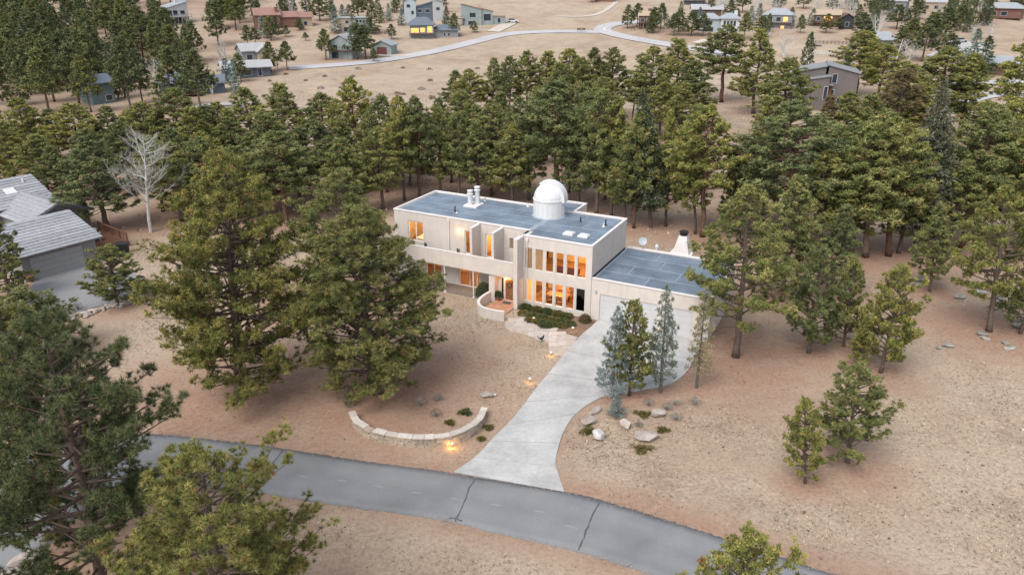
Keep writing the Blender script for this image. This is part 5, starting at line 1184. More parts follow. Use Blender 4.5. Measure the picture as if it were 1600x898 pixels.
def path_light(u, v, label, watt, uplight=False):
    p = P(u, v); t = thing('garden_light', label, 'garden light', p)
    MB().tube([(0, 0, -.05), (0, 0, .3)], .018, 6).build('stake', 'black_metal', t); MB().lathe([(.02, .40), (.12, .34), (.12, .32), (.03, .33)], 12).build('cap', 'white_metal', t, True); MB().lathe([(.035, .27), (.035, .325)], 8).build('bulb', 'bulb', t)
    L = bpy.data.lights.new('lamp_light', 'POINT'); L.energy = watt; L.color = (1, .50, .13); L.shadow_soft_size = .04; o = bpy.data.objects.new('lamp_light', L); COL.objects.link(o); o.parent = t; o.location = (.0, -.06, .22)
path_light(828, 597, 'lit garden light beside the driveway halfway to the path', 2)
path_light(861, 556, 'lit garden light where the flagstone path meets the drive', 2)
path_light(834, 502, 'lit garden light at the corner of the planted bed', 2.0)
path_light(895, 517, 'white-capped garden light at the front of the planted bed', .5)
path_light(707, 699, 'lit garden light washing the face of the stone wall', 8)
p = P(846, 534); t = thing('yard_ornament', 'small black metal bird ornament by the flagstone path', 'ornament', p, .4)
mb = MB(); mb.tube([(-.22, 0, .34), (-.1, 0, .3), (.05, 0, .3), (.16, 0, .42), (.2, 0, .55), (.26, 0, .56)], [.02, .09, .12, .07, .05, .015], 8); mb.build('body', 'black_metal', t, True)
MB().tube([(.02, .04, .0), (.02, .03, .24)], .012, 5).build('leg', 'black_metal', t); MB().tube([(.02, -.05, 0), (.02, -.03, .24)], .012, 5).build('leg', 'black_metal', t)
mb = MB()
for k in range(5): mb.tube([(-.2, 0, .34), (-.32, .03 * (k - 2), .45 + .03 * k), (-.36, .05 * (k - 2), .4 + .05 * k)], [.02, .02, .005], 4)
mb.build('tail', 'black_metal', t)
# hanging dead bough on the bushy pine
p = P(548, 634); t = thing('fallen_bough', 'grey-green dead bough hanging to the ground beside the bushy pine', 'branch', p)
MB().tube([(.1, .3, 3.0), (-.2, .1, 2.2), (-.05, 0, 1.2), (0, 0, .1)], [.06, .05, .04, .02], 6).build('bough', 'bark_grey', t); leafball('needles', t, (-.03, 0, .15), (.3, .25, 1.3), 60, .3, 'grey_needles', 5, nn=10, wid=.05)
gg = np.random.default_rng(44)
for k in range(26):                      # dark cones, clods and stones lying on the lot
    u, v = gg.uniform(1020, 1560), gg.uniform(620, 880)
    if u < 1180 and v > 760: continue
    r = gg.uniform(.05, .13); rock(u, v, r, r * .7, r * .5, 'bark', 'small dark clod lying on the dry meadow lot', 200 + k, gg.uniform(0, 3), 'clods on the lot')

# ------------------------------------------------------------------ the neighbour: tiled roofs, garage, deck
def sheet_roof(parent, rl, rr, el, er, n, seed=0, thick=.05, m='tile_roof'):
    """roof slope built of overlapping tile courses from ridge (rl-rr) to eave (el-er)"""
    rl, rr, el, er = map(np.array, (rl, rr, el, er)); g = np.random.default_rng(seed)
    nrm = np.cross(rr - rl, el - rl); nrm = nrm / np.linalg.norm(nrm); nrm = nrm if nrm[2] > 0 else -nrm
    for i in range(n):
        a, b_ = i / n, (i + 1) / n + .012; mb = MB(); K = 14
        up = nrm * .015; lo = nrm * (thick + .03)
        for k in range(K):
            x0, x1 = k / K, (k + 1) / K; j = nrm * g.uniform(-.006, .006)
            A = lambda t, x: (rl + (rr - rl) * x) * (1 - t) + (el + (er - el) * x) * t
            q = [A(b_, x0) + lo + j, A(b_, x1) + lo + j, A(a, x1) + up + j, A(a, x0) + up + j]; bt = [A(b_, x0) - nrm * .01, A(b_, x1) - nrm * .01]
            mb.poly(q); mb.poly([bt[0], bt[1], q[1], q[0]])
        mb.build('tile_course', m, parent)
    d = nrm * .14
    mb = MB(); q = [rl, rr, er, el]
    mb.poly([p - nrm * .012 for p in q]); mb.poly([p - d for p in reversed(q)])
    for k in range(4): mb.poly([q[k] - d, q[(k + 1) % 4] - d, q[(k + 1) % 4] - nrm * .012, q[k] - nrm * .012])
    return mb

z5 = lambda x, y, z: P(x / 2.807, 200 + y / 2.807, z)
nb = thing('house', 'neighbouring grey house with pale tiled gable roofs and a double garage', 'house')
def gable(front_l, front_r, eave_z, ridge_z, half, over, n, seed, door=None):
    """front wall from front_l to front_r on the ground; ridge parallel to it, half metres behind"""
    a, b_ = np.array(front_l), np.array(front_r); d = (b_ - a) / np.linalg.norm(b_ - a); n_ = np.array([-d[1], d[0]])       # points away from the front
    T = lambda x, y, z: np.array([*(a + d * x + n_ * y), z]); L = np.linalg.norm(b_ - a)
    sl = (ridge_z - eave_z) / half; ez = eave_z - over * sl
    roof = None
    for s_ in (0, 1):
        e0, e1 = (-over, -over) if s_ == 0 else (2 * half + over, 2 * half + over)
        pl = sheet_roof(nb, T(-over, half, ridge_z), T(L + over, half, ridge_z), T(-over, e0, ez), T(L + over, e1, ez), n, seed + s_)
        pl.build('roof', 'grey_siding', nb)
    mb = MB(); w0, w1 = 0.0, 2 * half
    P0 = [T(0, 0, 0), T(L, 0, 0), T(L, w1, 0), T(0, w1, 0)]; P1 = [T(0, 0, eave_z - .16), T(L, 0, eave_z - .16), T(L, w1, eave_z - .16), T(0, w1, eave_z - .16)]; G = [T(0, half, ridge_z - .2), T(L, half, ridge_z - .2)]
    mb.poly([P0[0], P0[1], P1[1], P1[0]]); mb.poly([P0[1], P0[2], P1[2], G[1], P1[1]]); mb.poly([P0[2], P0[3], P1[3], P1[2]]); mb.poly([P0[3], P0[0], P1[0], G[0], P1[3]])
    mb.build('wall', 'grey_siding', nb)
    tr = MB(); 
    for x in (-over - .02, L + over - .02):
        for y0, y1, z0_, z1_ in ((-over, half, ez, ridge_z), (half, 2 * half + over, ridge_z, ez)):
            q = [T(x, y0, z0_ - .2), T(x + .04, y0, z0_ - .2), T(x + .04, y1, z1_ - .2), T(x, y1, z1_ - .2)]; q2 = [p + np.array([0, 0, .19]) for p in q]
            tr.poly(q[::-1]); tr.poly(q2)
            for k in range(4): tr.poly([q[k], q[(k + 1) % 4], q2[(k + 1) % 4], q2[k]])
    tr.build('bargeboard', 'grey_siding', nb)
    return T, L
T1, L1 = gable((-45.75, 65.35), (-41.75, 71.05), 2.75, 4.35, 5.2, .55, 12, 300)
gd = MB(); x0, x1 = .7, 5.6
gdo = MB().poly([T1(x0, -.03, .03), T1(x1, -.03, .03), T1(x1, -.03, 2.15), T1(x0, -.03, 2.15)]).build('garage_door', 'grey_door', nb)
for k in range(4):
    z0_, z1_ = .04 + k * .53, .04 + (k + 1) * .53 - .025; mb = MB(); q = [T1(x0 + .02, -.035, z0_), T1(x1 - .02, -.035, z0_), T1(x1 - .02, -.035, z1_), T1(x0 + .02, -.035, z1_)]; q2 = [p - (T1(0, 1, 0) - T1(0, 0, 0)) * .03 for p in q]
    mb.poly(q2)
    for j in range(4): mb.poly([q[j], q[(j + 1) % 4], q2[(j + 1) % 4], q2[j]])
    mb.build('door_section', 'grey_door', gdo)
T2, L2 = gable((-58.5, 80.85), (-51.2, 75.7), 2.7, 4.0, 3.2, .45, 8, 320)
T3, L3 = gable((-59.6, 74.7), (-53.35, 83.6), 3.2, 5.1, 4.6, .6, 11, 340)
def on_roof(T, half, ez, rz_, x, y): return T(x, y, ez + (rz_ - ez) * y / half)
q = [on_roof(T3, 4.6, 3.2, 5.1, *c) + np.array([0, 0, .16]) for c in ((7.4, 1.6), (8.5, 1.6), (8.5, 2.6), (7.4, 2.6))]
mb = MB(); mb.poly(q)
for k in range(4): mb.poly([q[k] - np.array([0, 0, .22]), q[(k + 1) % 4] - np.array([0, 0, .22]), q[(k + 1) % 4], q[k]])
mb.build('skylight', 'white_metal', nb)
for x, y in ((10.0, 3.4), (6.6, 3.6)): c_ = on_roof(T3, 4.6, 3.2, 5.1, x, y); MB().tube([c_ - np.array([0, 0, .1]), c_ + np.array([0, 0, .45])], .12, 8).build('vent_pipe', 'white_metal', nb)
# rock edging of the grey drive
ed = thing('rock_edging', 'line of pale stacked rocks edging the grey driveway', 'rock edging', P(130, 488))
gg = np.random.default_rng(8); RM = [rock_mesh(400 + k) for k in range(6)]
for m_ in RM: m_.materials.append(MATS['boulder'])
for k in range(120):
    x = gg.random(); c_ = resample(px([(50, 510), (90, 502), (140, 490), (190, 475), (214, 466), (236, 448)]), 50)[int(x * 49)] + gg.normal(0, .28, 2) - P(130, 488)[:2]
    s_ = gg.uniform(.13, .32); o = obj('stone', RM[k % 6], None, ed, (*c_, s_ * .35)); o.scale = (s_ * 1.3, s_, s_ * .6); o.rotation_euler = (0, 0, gg.uniform(0, 6))
# deck with railing, chairs, grill
dk = thing('deck', 'red-brown wooden deck with baluster railing beside the grey house', 'deck', (-44.6, 76.4, 0), math.radians(-38))
for k in range(14): MB().box(-3.2, -1.6 + k * .24, .42, 3.4, -1.6 + k * .24 + .225, .46).build('plank', 'deck_wood', dk)
MB().box(-3.2, -1.62, .2, 3.4, -1.58, .415).build('rim_board', 'deck_wood', dk); MB().box(-3.2, 1.74, .2, 3.4, 1.78, .415).build('rim_board', 'deck_wood', dk)
for x in (-3.15, -1.6, 0, 1.6, 3.25): MB().box(x, 1.62, 0, x + .1, 1.72, 1.42).build('post', 'deck_wood', dk)
MB().box(-3.2, 1.58, 1.42, 3.4, 1.76, 1.47).build('rail', 'deck_wood', dk); MB().box(-3.15, 1.65, .58, 3.3, 1.69, .64).build('rail', 'deck_wood', dk)
for k in range(34): MB().box(-3.0 + k * .185, 1.655, .64, -2.96 + k * .185, 1.685, 1.42).build('baluster', 'deck_wood', dk)
for k in range(3): MB().box(3.4 + k * .3, -.6, 0, 3.7 + k * .3, 1.0, .32 - k * .13).build('step', 'deck_wood', dk)
def lounge(label, x, y, rz):
    M_ = dk.matrix_basis; loc = Matrix.Translation((-44.6, 76.4, 0)) @ Matrix.Rotation(math.radians(-38), 4, 'Z') @ Vector((x, y, .462))
    c = thing('garden_chair', label, 'chair', loc, math.radians(-38) + rz, 'grey garden chairs on the deck')
    for k in range(5):
        MB().box(-.27, -.3 + k * .12, .34, .27, -.2 + k * .12, .365).build('seat_slat', 'grey_plastic', c); MB().box(-.27 + k * .11, .3, .3, -.17 + k * .11, .33, 1.0, Matrix.Translation((0, -.08, 0)) @ Matrix.Rotation(math.radians(-14), 4, 'X')).build('back_slat', 'grey_plastic', c)
    for x_ in (-.34, .27):
        MB().box(x_, -.32, 0, x_ + .07, -.24, .56).build('leg', 'grey_plastic', c); MB().box(x_, .26, 0, x_ + .07, .34, .56).build('leg', 'grey_plastic', c); MB().box(x_ - .02, -.36, .56, x_ + .09, .36, .585).build('armrest', 'grey_plastic', c)
lounge('grey slatted garden chair on the wooden deck', -1.3, .1, .3); lounge('grey slatted garden chair on the wooden deck', .3, -.2, -.2)
loc = Matrix.Translation((-44.6, 76.4, 0)) @ Matrix.Rotation(math.radians(-38), 4, 'Z') @ Vector((4.9, .3, 0))
gr = thing('grill', 'black covered grill beside the deck steps', 'grill', loc, .4)
MB().box(-.6, -.32, .1, .6, .32, .85).build('cabinet', 'black_metal', gr, bevel=.03); MB().tube([(-.6, 0, .88), (.6, 0, .88)], .31, 14).build('hood', 'black_metal', gr, True); MB().box(-1.0, -.3, .82, -.61, .3, .86).build('side_shelf', 'black_metal', gr)
for x in (-.5, .5): MB().tube([(x, -.3, .07), (x, .3, .07)], .07, 10).build('wheel', 'tyre', gr)
bo = thing('firewood_box', 'dark timber box with a red-brown lid near the deck', 'box', loc + Vector((-1.3, .9, 0)), -.5)
MB().box(-.7, -.4, 0, .7, .4, .6).build('chest', 'deck_wood', bo); MB().box(-.75, -.45, .6, .75, .45, .66).build('lid', 'deck_wood', bo)
po = thing('flower_pot', 'orange clay pot beside the grey garage door', 'pot', P(48, 440)); MB().lathe([(.2, 0), (.32, .5), (.36, .5), (.36, .6), (.28, .6)], 16).build('pot', 'clay_pot', po, True); MB().lathe([(.27, .52), (.02, .54)], 12).build('soil', 'earth', po)

# ------------------------------------------------------------------ houses beyond the meadow
for nm, c in (('far_white', (.47, .47, .455)), ('far_blue', (.09, .11, .13)), ('far_teal', (.11, .145, .145)), ('far_grey', (.22, .225, .228)), ('far_greygreen', (.24, .28, .265)), ('far_red', (.17, .085, .062)), ('far_brown', (.12, .075, .055)), ('far_tan', (.36, .28, .20)),
              ('far_paleblue', (.33, .365, .375)), ('far_slate', (.12, .14, .165)), ('far_palegrey', (.34, .335, .33)), ('far_redroof', (.26, .15, .12)), ('far_orange', (.34, .185, .135)), ('far_maroon', (.14, .05, .05)), ('far_mauve', (.135, .115, .108)), ('far_silver', (.28, .295, .305)), ('far_dark', (.035, .035, .04))):
    mat(nm, c, .8, .1, .6)
m, n, l, b = nodes('far_pane'); b.inputs['Base Color'].default_value = (.03, .035, .045, 1); b.inputs['Roughness'].default_value = .12; b.inputs['Specular IOR Level'].default_value = .6

def roof_mesh(kind, w_, d, h, rise, over, th=.22):
    x0, x1, y0, y1 = -w_ / 2 - over, w_ / 2 + over, -over, d + over; mb = MB()
    if kind == 'gable_x':   top = [(x0, (y0 + y1) / 2, h + rise), (x1, (y0 + y1) / 2, h + rise)]; sl = [[(x0, y0, h), (x1, y0, h), top[1], top[0]], [(x1, y1, h), (x0, y1, h), top[0], top[1]]]
    elif kind == 'gable_y': xm = 0; top = [(xm, y0, h + rise), (xm, y1, h + rise)]; sl = [[(x1, y0, h), (x1, y1, h), top[1], top[0]], [(x0, y1, h), (x0, y0, h), top[0], top[1]]]
    elif kind == 'hip':     k = min(w_, d) * .45; top = [(x0 + k, (y0 + y1) / 2, h + rise), (x1 - k, (y0 + y1) / 2, h + rise)]; sl = [[(x0, y0, h), (x1, y0, h), top[1], top[0]], [(x1, y1, h), (x0, y1, h), top[0], top[1]], [(x0, y1, h), (x0, y0, h), top[0]], [(x1, y0, h), (x1, y1, h), top[1]]]
    elif kind == 'shed_l':  sl = [[(x0, y0, h), (x1, y0, h + rise), (x1, y1, h + rise), (x0, y1, h)]]
    elif kind == 'shed_r':  sl = [[(x0, y0, h + rise), (x1, y0, h), (x1, y1, h), (x0, y1, h + rise)]]
    elif kind == 'shed_f':  sl = [[(x0, y0, h), (x1, y0, h), (x1, y1, h + rise), (x0, y1, h + rise)]]
    else:                   sl = [[(x0, y0, h), (x1, y0, h), (x1, y1, h), (x0, y1, h)]]
    for q in sl:
        q2 = [(x, y, z + th) for x, y, z in q]; mb.poly(q2); mb.poly(q[::-1])
        for k in range(len(q)): mb.poly([q[k], q[(k + 1) % len(q)], q2[(k + 1) % len(q)], q2[k]])
    return mb

def wing(t, w_, d, h, kind, rise, wm, rm, ox=0, oy=0, over=.5, wins=(), deck=None, chim=None, z0=-1.5):
    """one block of a far house: walls (with gable ends), roof, windows, deck, chimney"""
    mb = MB(); mb.box(-w_ / 2, 0, z0, w_ / 2, d, h)
    if kind == 'gable_x':
        for x in (-w_ / 2, w_ / 2): mb.poly([(x, 0, h), (x, d, h), (x, d / 2, h + rise * .93)] if x > 0 else [(x, d, h), (x, 0, h), (x, d / 2, h + rise * .93)])
    if kind == 'gable_y':
        for y in (0, d): mb.poly([(-w_ / 2, y, h), (w_ / 2, y, h), (0, y, h + rise * .93)] if y == 0 else [(w_ / 2, y, h), (-w_ / 2, y, h), (0, y, h + rise * .93)])
    if kind in ('shed_l', 'shed_r'):
        s_ = 1 if kind == 'shed_l' else -1
        for y in (0, d): mb.poly([(-w_ / 2 * s_, y, h), (w_ / 2 * s_, y, h), (w_ / 2 * s_, y, h + rise * .95)])
        mb.poly([(w_ / 2 * s_, 0, h), (w_ / 2 * s_, d, h), (w_ / 2 * s_, d, h + rise * .95), (w_ / 2 * s_, 0, h + rise * .95)])
    M_ = Matrix.Translation((ox, oy, 0))
    def put(mb_, nm, m_, par=t):
        mb_.v = [tuple(M_ @ Vector(p)) for p in mb_.v]; return mb_.build(nm, m_, par)
    put(mb, 'wall', wm); rf = put(roof_mesh(kind, w_, d, h, rise, over), 'roof', rm)
    for (x, z, ww, hh, *lit_) in wins:
        fr = MB()
        for a0, a1, b0, b1 in ((x - ww / 2 - .08, x + ww / 2 + .08, z - .08, z), (x - ww / 2 - .08, x + ww / 2 + .08, z + hh, z + hh + .08), (x - ww / 2 - .08, x - ww / 2, z, z + hh), (x + ww / 2, x + ww / 2 + .08, z, z + hh)): fr.box(a0, -.07, b0, a1, .02, b1)
        f = put(fr, 'window', 'far_white' if wm != 'far_white' else 'far_grey'); put(MB().box(x - ww / 2, -.03, z, x + ww / 2, -.012, z + hh), 'pane', 'lit_window' if lit_ else 'far_pane', f)
    if deck:
        z, dd = deck; k = put(MB().box(-w_ / 2 - .4, -dd, z - .22, w_ / 2 + .4, -.02, z), 'deck', 'far_brown' if wm != 'far_white' else 'far_palegrey'); put(MB().box(-w_ / 2 - .4, -dd, z + .85, w_ / 2 + .4, -dd + .08, z + .95), 'rail', 'far_brown' if wm != 'far_white' else 'far_palegrey', k)
        for j in range(6):
            x = -w_ / 2 - .35 + (w_ + .6) * j / 5; put(MB().box(x, -dd + .01, z0, x + .12, -dd + .12, z + .85), 'post', 'far_brown' if wm != 'far_white' else 'far_palegrey', k)
    if chim: x, y, hh = chim; put(MB().box(x - .55, y - .45, h, x + .55, y + .45, hh).box(x - .62, y - .52, hh, x + .62, y + .52, hh + .12), 'chimney', wm, rf)

def far_house(u, v, label, rz=0):
    p = GP(u, v); return thing('house', label, 'house', p, math.atan2(-p[0], p[1]) * -1 * -1 + rz)
t = far_house(280, 38, 'white two-storey house with grey roof and a columned deck among pines', .5)
wing(t, 8.5, 7, 5.4, 'shed_l', 2.4, 'far_white', 'far_silver', wins=((-3, 3.2, 1.6, 1.5), (-.8, 3.2, 1.6, 1.5), (2, 3.4, 1.6, 1.2), (-2.8, .3, 1.8, 1.9), (0, .3, 2.2, 1.9)), deck=(2.7, 1.6), chim=(2.2, 4, 9))
t = far_house(283, 150, 'dark blue house with slate hip roof and a broad chimney in the pines', -.1)
wing(t, 9, 8, 2.9, 'hip', 2.1, 'far_blue', 'far_slate', over=.9, wins=((-3, .8, 1.8, 1.5), (0, .8, 1.8, 1.5)), deck=(.6, 2), chim=(1.6, 1.0, 5.2)); wing(t, 5.5, 6, 2.4, 'gable_x', 1.6, 'far_blue', 'far_slate', 7.0, 1.5, .6)
t = far_house(164, 162, 'teal house with a small blue-grey roof half hidden by the wood', .4)
wing(t, 5, 6, 4.4, 'gable_x', 1.6, 'far_teal', 'far_slate', wins=((-1, 2.6, 1.4, 1.2), (1.2, .6, 1.4, 1.2)))
t = far_house(388, 122, 'low slate-walled house with a pale flat-pitched roof below the road', .12)
wing(t, 12, 7, 2.6, 'gable_x', 1.5, 'far_blue', 'far_palegrey', over=.8, wins=((-3.5, .7, 2.0, 1.4), (0, .7, 2.0, 1.4), (3.2, .4, 1.0, 1.9)))
t = far_house(402, 98, 'grey gabled house with orange trim behind the low slate-walled house', .25)
wing(t, 8, 7, 3.2, 'gable_x', 2.0, 'far_grey', 'far_palegrey', wins=((-2, .9, 1.6, 1.4),)); wing(t, 4, 4, 3.0, 'gable_y', 1.8, 'far_tan', 'far_palegrey', 2.2, -2.0, .5, wins=((0, .7, 1.8, 1.6),))
t = far_house(420, 46, 'red house with a rust tiled roof and a cream chimney', .1)
wing(t, 8.5, 7, 4.6, 'gable_x', 2.3, 'far_red', 'far_redroof', wins=((-2.4, 2.6, 1.5, 1.3), (.4, 2.6, 1.5, 1.3), (2.6, .4, 1.3, 1.5)), chim=(3.4, 1.2, 7.2))
wing(t, 5, 6, 3.6, 'gable_x', 1.6, 'far_tan', 'far_redroof', 13.2, 1.5, .6, wins=((0, 1.0, 1.2, 1.3),)); wing(t, 6, 6, 3.8, 'gable_x', 1.8, 'far_red', 'far_redroof', 7.3, 1.0, .5)
t = far_house(556, 52, 'flat-roofed brown and green two-tone house between spruces', 0)
wing(t, 5.4, 6, 5.0, 'flat', 0, 'far_tan', 'far_palegrey', -2.8, 0, .4, wins=((0, 3.2, 1.2, 1.0), (0, .5, 2.4, 1.5)), z0=-1.5); wing(t, 6.0, 6, 5.0, 'flat', 0, 'far_greygreen', 'far_palegrey', 3.0, .6, .4, wins=tuple((-2.2 + 1.1 * k, 3.4, .8, .9) for k in range(5)))
t = far_house(533, 92, 'grey-green gabled house with dark balcony opening by the road', -.35)
wing(t, 7.5, 8, 4.4, 'gable_y', 2.4, 'far_greygreen', 'far_palegrey', wins=((-1.6, 2.8, 1.4, 1.2), (1.2, 2.8, 1.2, 1.1), (-1.8, .1, 2.2, 1.9)), deck=(2.5, 1.2))
t = far_house(597, 86, 'small grey garage building with a maroon door beside the road', -.35)
wing(t, 6, 6, 2.7, 'gable_y', 1.5, 'far_greygreen', 'far_silver'); MB().box(-1.6, -.06, -.5, 1.6, -.02, 2.3).build('garage_door', 'far_maroon', t)
t = far_house(660, 60, 'blue-roofed house with warmly lit windows and a low wing', .02)
wing(t, 8.2, 7, 4.2, 'hip', 2.4, 'far_grey', 'far_slate', over=.9, wins=((-2.5, 1.9, 2.6, 1.4, 1), (.2, 2.0, 1.6, 1.4, 1), (2.7, 1.9, 1.6, 2.0, 1)), deck=(1.6, 1.6)); wing(t, 8.5, 6, 2.4, 'hip', 1.6, 'far_grey', 'far_slate', 8.3, 1.2, .7, wins=((-.5, .6, .7, .9), (1, .6, .7, .9)))
t = far_house(658, 34, 'large teal and grey house with stepped blue roofs on the slope', 0)
wing(t, 4.5, 7, 7.2, 'gable_y', 1.6, 'far_paleblue', 'far_slate', -4, 0, .4, wins=((-.6, 5.0, 1.4, 1.2), (.9, 2.6, 1.0, 1.3))); wing(t, 7, 7, 5.0, 'shed_l', 2.2, 'far_blue', 'far_slate', 1.6, .8, .4, wins=((-2, 3.2, 1.8, 1.2), (1, 3.2, 1.8, 1.2))); wing(t, 4, 7, 6.8, 'shed_r', 1.8, 'far_palegrey', 'far_silver', 6.6, .4, .4, wins=((0, 4.0, 1.4, 1.1),))
t = far_house(750, 40, 'modern grey house with orange-red sloped roofs and a balcony', .25)
wing(t, 6.5, 6, 5.6, 'shed_r', 1.8, 'far_greygreen', 'far_orange', -2.6, 0, .3, wins=((-.2, 2.9, 2.4, 1.6), (-1, .2, 2.0, 1.4))); wing(t, 4.5, 6, 4.8, 'shed_r', 1.2, 'far_greygreen', 'far_orange', 3.0, .6, .3, wins=((0, 1.6, 2.8, 2.4),)); wing(t, 5, 5, 3.0, 'flat', 0, 'far_greygreen', 'far_orange', 7.8, 1.2, .3, wins=((0, .8, 1.2, 1.6),))
MB().box(-8.2, -.6, 2.3, -5.9, 3.0, 2.5).box(-8.2, -.6, 3.3, -5.9, -.52, 3.4).build('balcony', 'far_brown', t)
t = far_house(1008, 46, 'brown chalet behind two pines at the road fork', -.1); wing(t, 5.0, 6, 4.6, 'gable_x', 1.6, 'far_brown', 'far_tan', wins=((-1.2, 2.6, 1.2, 1.2), (1.0, 2.6, 1.2, 1.2), (0, .3, 1.4, 1.5)), deck=(2.3, 1.0), chim=(1, 3, 7))
t = far_house(1122, 50, 'pale blue house with grey roof, four tall windows and a carport', .08)
wing(t, 7, 7, 4.2, 'hip', 1.8, 'far_paleblue', 'far_silver', -3, 0, .6, wins=((-2, 2.3, 1.8, 1.3), (0, 2.3, 1.4, 1.3), (-.6, .0, 3.6, 1.6))); wing(t, 6.5, 8, 4.4, 'hip', 1.7, 'far_white', 'far_silver', 3.8, -1.0, .6, wins=tuple((-1.9 + 1.15 * k, 2.1, .7, 1.6) for k in range(4)), chim=(2, 4, 7))
t = far_house(1104, 30, 'dark brown house with grey roof above the pale blue one', .1); wing(t, 11, 7, 3.4, 'gable_x', 1.7, 'far_brown', 'far_palegrey', over=.8, wins=((-2, 1.2, 2.0, 1.4), (1.4, 1.2, 2.4, 1.4)))
t = far_house(1213, 44, 'grey house with blue-grey roof and one lit window among aspens', -.1); wing(t, 10, 7, 4.4, 'hip', 2.0, 'far_grey', 'far_silver', wins=((-2.6, 2.3, 1.6, 1.4), (.4, 2.3, 1.6, 1.4), (2.8, 2.3, 1.5, 1.5, 1), (2.0, -.2, 1.2, 1.0, 1)), deck=(1.9, 1.4))
t = far_house(1290, 42, 'low brown house with a glowing orange window among aspens', -.05); wing(t, 9, 7, 4.0, 'gable_x', 1.6, 'far_brown', 'far_tan', wins=((-2.8, 2.0, 1.4, 1.3), (.4, 1.9, 2.8, 1.6, 1),), deck=(1.6, 1.2))
t = far_house(1322, 46, 'dark timber cabin beside the bushy far pine', .2); wing(t, 4.5, 5, 3.6, 'gable_y', 1.6, 'far_dark', 'far_brown', wins=((0, 1.0, 1.2, 1.4),))
t = far_house(1562, 30, 'long red-walled house with a grey hip roof above the tan field', -.15); wing(t, 13, 8, 3.8, 'hip', 1.9, 'far_red', 'far_silver', over=.8, wins=((-3, 1.2, 3.0, 1.5), (1, 1.2, 2.0, 1.5)), deck=(.6, 1.5))
t = far_house(1540, 116, 'low house with a broad grey roof behind the pair of spruces', -.2); wing(t, 13, 8, 2.6, 'gable_x', 1.9, 'far_brown', 'far_silver', over=.8)
t = far_house(1376, 80, 'grey-roofed house end between aspen and pines', .5); wing(t, 7, 8, 3.2, 'gable_x', 2.2, 'far_grey', 'far_silver', over=.7, wins=((0, .6, 1.4, 1.4),))
t = far_house(1455, 20, 'tan house with grey roof at the top of the slope among pines', .1); wing(t, 9, 6, 3.8, 'gable_x', 1.7, 'far_tan', 'far_palegrey', wins=((-2, 1.4, 1.6, 1.3), (1.5, 1.4, 1.6, 1.3)))
t = far_house(1395, 18, 'grey house with pale roof high behind the far pines', -.2); wing(t, 9, 6, 3.8, 'gable_x', 1.7, 'far_grey', 'far_palegrey', wins=((-2, 1.4, 1.6, 1.3), (1.5, 1.4, 1.6, 1.3)))
t = far_house(945, 3, 'low dark red house at the head of the meadow', 0); wing(t, 9, 6, 3.0, 'gable_x', 1.4, 'far_red', 'far_brown', wins=((-2, 1.0, 1.5, 1.2), (1.5, 1.0, 1.5, 1.2)))
t = far_house(1085, 8, 'blue-grey house above the tan field near the aspens', 0); wing(t, 9, 6, 4.0, 'gable_x', 1.8, 'far_blue', 'far_slate', wins=((-2, 2.0, 1.5, 1.2), (1.5, 2.0, 1.5, 1.2)), deck=(1.8, 1.2))
# the grey modern house in the wood
t = thing('house', 'mauve-grey modern house with sloping blocks in the dense wood', 'house', GP(1276, 172), -.32)
wing(t, 6.4, 8, 7.4, 'shed_l', 1.5, 'far_mauve', 'far_grey', -2.4, 1.5, .35); wing(t, 4.4, 8, 6.2, 'shed_l', .9, 'far_mauve', 'far_grey', -.6, -.8, .25, wins=((1.75, 2.4, .7, 2.6),)); wing(t, 3.4, 5, 4.6, 'flat', 0, 'far_mauve', 'far_grey', -4.6, -1.4, .25)
wing(t, 6.0, 8, 7.6, 'shed_r', 1.6, 'far_mauve', 'far_grey', 4.3, 1.2, .35, wins=((-1.6, 5.6, .9, 1.8), (-1.8, 2.8, .9, 1.4), (.2, .8, 1.6, 1.8)))
MB().box(1.35, -.2, 5.2, 2.5, 1.5, 5.4).build('canopy', 'far_silver', t); MB().box(1.65, .9, .2, 2.4, 1.0, 4.6).build('door', 'far_red', t)
# cars, fences, signs
def car(u, v, label, m, rz):
    p = GP(u, v); t = thing('parked_car', label, 'car', (p[0], p[1], p[2] + .12), rz)
    mb = MB()
    prof = [(-2.1, .3), (-2.15, .75), (-1.9, .92), (1.0, .95), (2.0, .8), (2.15, .55), (2.1, .3)]
    for s_ in (-.85, .85): mb.poly([(x, s_, z) for x, z in (prof if s_ > 0 else prof[::-1])][::-1])
    for k in range(7): a, b2 = prof[k], prof[(k + 1) % 7]; mb.poly([(a[0], -.85, a[1]), (a[0], .85, a[1]), (b2[0], .85, b2[1]), (b2[0], -.85, b2[1])])
    mb.build('body', m, t); mb = MB(); q = [(-1.7, .93), (-1.3, 1.5), (.3, 1.5), (1.0, .95)]
    for s_ in (-.74, .74): mb.poly([(x, s_, z) for x, z in q])
    for k in range(3): a, b2 = q[k], q[k + 1]; mb.poly([(a[0], -.74, a[1]), (a[0], .74, a[1]), (b2[0], .74, b2[1]), (b2[0], -.74, b2[1])])
    mb.build('cabin', 'far_pane', t); MB().box(-1.3, -.7, 1.5, .3, .7, 1.54).build('roof', m, t)
    for x in (-1.35, 1.35):
        for y in (-.8, .8): MB().tube([(x, y - .1, .33), (x, y + .1, .33)], .33, 12).build('wheel', 'tyre', t)
car(801, 36, 'white parked car at the end of the pale track', 'far_white', .1); car(781, 35, 'dark parked car beside the modern orange-roofed house', 'far_dark', .2)
car(702, 50, 'dark parked car at the low wing of the lit blue-roofed house', 'far_dark', .1); car(1486, 74, 'white parked car on the far paved yard', 'far_white', .3); car(1500, 67, 'pale grey parked car on the far paved yard', 'far_palegrey', .2); car(1368, 90, 'white parked car in front of the aspen trunks', 'far_white', .1)
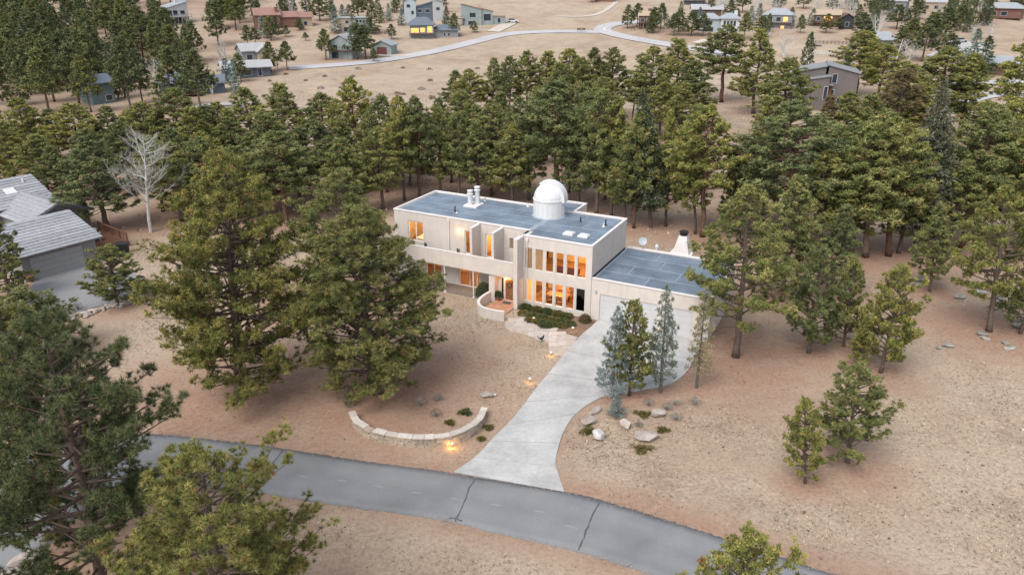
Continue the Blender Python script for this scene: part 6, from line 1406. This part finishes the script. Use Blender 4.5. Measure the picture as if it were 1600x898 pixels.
far_strip('parking_apron', [(1482, 92), (1500, 84), (1512, 74), (1516, 66)], 13, 'pale_road', .14, 14)
def sign(u, v, w_, h, label, grp=None):
    p = GP(u, v); t = thing('roadside_sign', label, 'sign', p, 0, grp); MB().box(-w_ / 2, -.05, .7, w_ / 2, .05, .7 + h).build('panel', 'far_brown', t)
    for x in (-w_ / 2, w_ / 2 - .12): MB().box(x, .05, 0, x + .12, .15, .75 + h).build('post', 'far_brown', t)
sign(904.5, 50.5, 1.3, .7, 'brown wooden board on posts beside the far road', 'boards by the far road'); sign(911.5, 50.5, 1.3, .7, 'brown wooden board on posts beside the far road', 'boards by the far road'); sign(989, 48, 1.4, .7, 'brown wooden board under the pines at the fork')
def fence(u0, v0, u1, v1, n, label, m, h=1.1):
    a, b2 = GP(u0, v0), GP(u1, v1); t = thing('fence', label, 'fence', a); d = b2 - a
    for k in range(n + 1):
        q = d * k / n; zz = float(terrain(a[0] + q[0], a[1] + q[1])) - a[2]; MB().box(q[0] - .07, q[1] - .07, zz - .1, q[0] + .07, q[1] + .07, zz + h).build('post', m, t)
    for k in range(n):
        for hh in (.35, .7, 1.0): q0, q1 = d * k / n, d * (k + 1) / n; z0_, z1_ = (float(terrain(a[0] + q[0], a[1] + q[1])) - a[2] for q in (q0, q1)); MB().tube([(q0[0], q0[1], z0_ + hh * h), (q1[0], q1[1], z1_ + hh * h)], .05, 4).build('rail', m, t)
fence(1268, 85, 1300, 88, 9, 'white rail fence below the terraced yard', 'far_white'); fence(1262, 68, 1335, 70, 12, 'dark rail fence across the tan terrace', 'far_brown', .9)
t = thing('trampoline', 'round dark trampoline on the terrace by the white fence', 'trampoline', GP(1276, 72)); MB().lathe([(1.5, .75), (1.6, .78), (1.6, .83), (1.45, .84)], 18).build('mat', 'far_grey', t)
for k in range(4): a = k * math.pi / 2; MB().tube([(1.5 * math.cos(a), 1.5 * math.sin(a), 0), (1.5 * math.cos(a), 1.5 * math.sin(a), .8)], .04, 5).build('leg', 'galv', t)
gg = np.random.default_rng(77)
for k in range(34):                      # scrub dotted over the meadow
    u, v = gg.uniform(420, 960), gg.uniform(100, 160)
    if u > 700 and v > 120: continue
    p = GP(u, v); r = gg.uniform(.35, .9); t = thing('meadow_shrub', 'low grey-brown scrub dotted over the tan meadow', 'shrub', p, 0, 'scrub on the meadow'); leafball('twigs', t, (0, 0, 0), (r, r, r * .6), 40, .4, 'dry_twig' if k % 3 else 'brown_needles', 500 + k, nn=5, wid=.08)
for k, (u, v, s_) in enumerate(((45, 14, 4.5), (52, 18, 3.2), (60, 12, 3.5), (4, 26, 4.0), (14, 32, 3.0), (158, 92, 2.2))):
    p = GP(u, v); me = rock_mesh(600 + k, (s_, s_ * .7, s_ * .45)); tag(obj('boulder', me, 'boulder_pale', None, (p[0], p[1], p[2] + s_ * .15)), 'pale rock outcrop among the far slope pines', 'boulder', 'outcrops on the far slope')
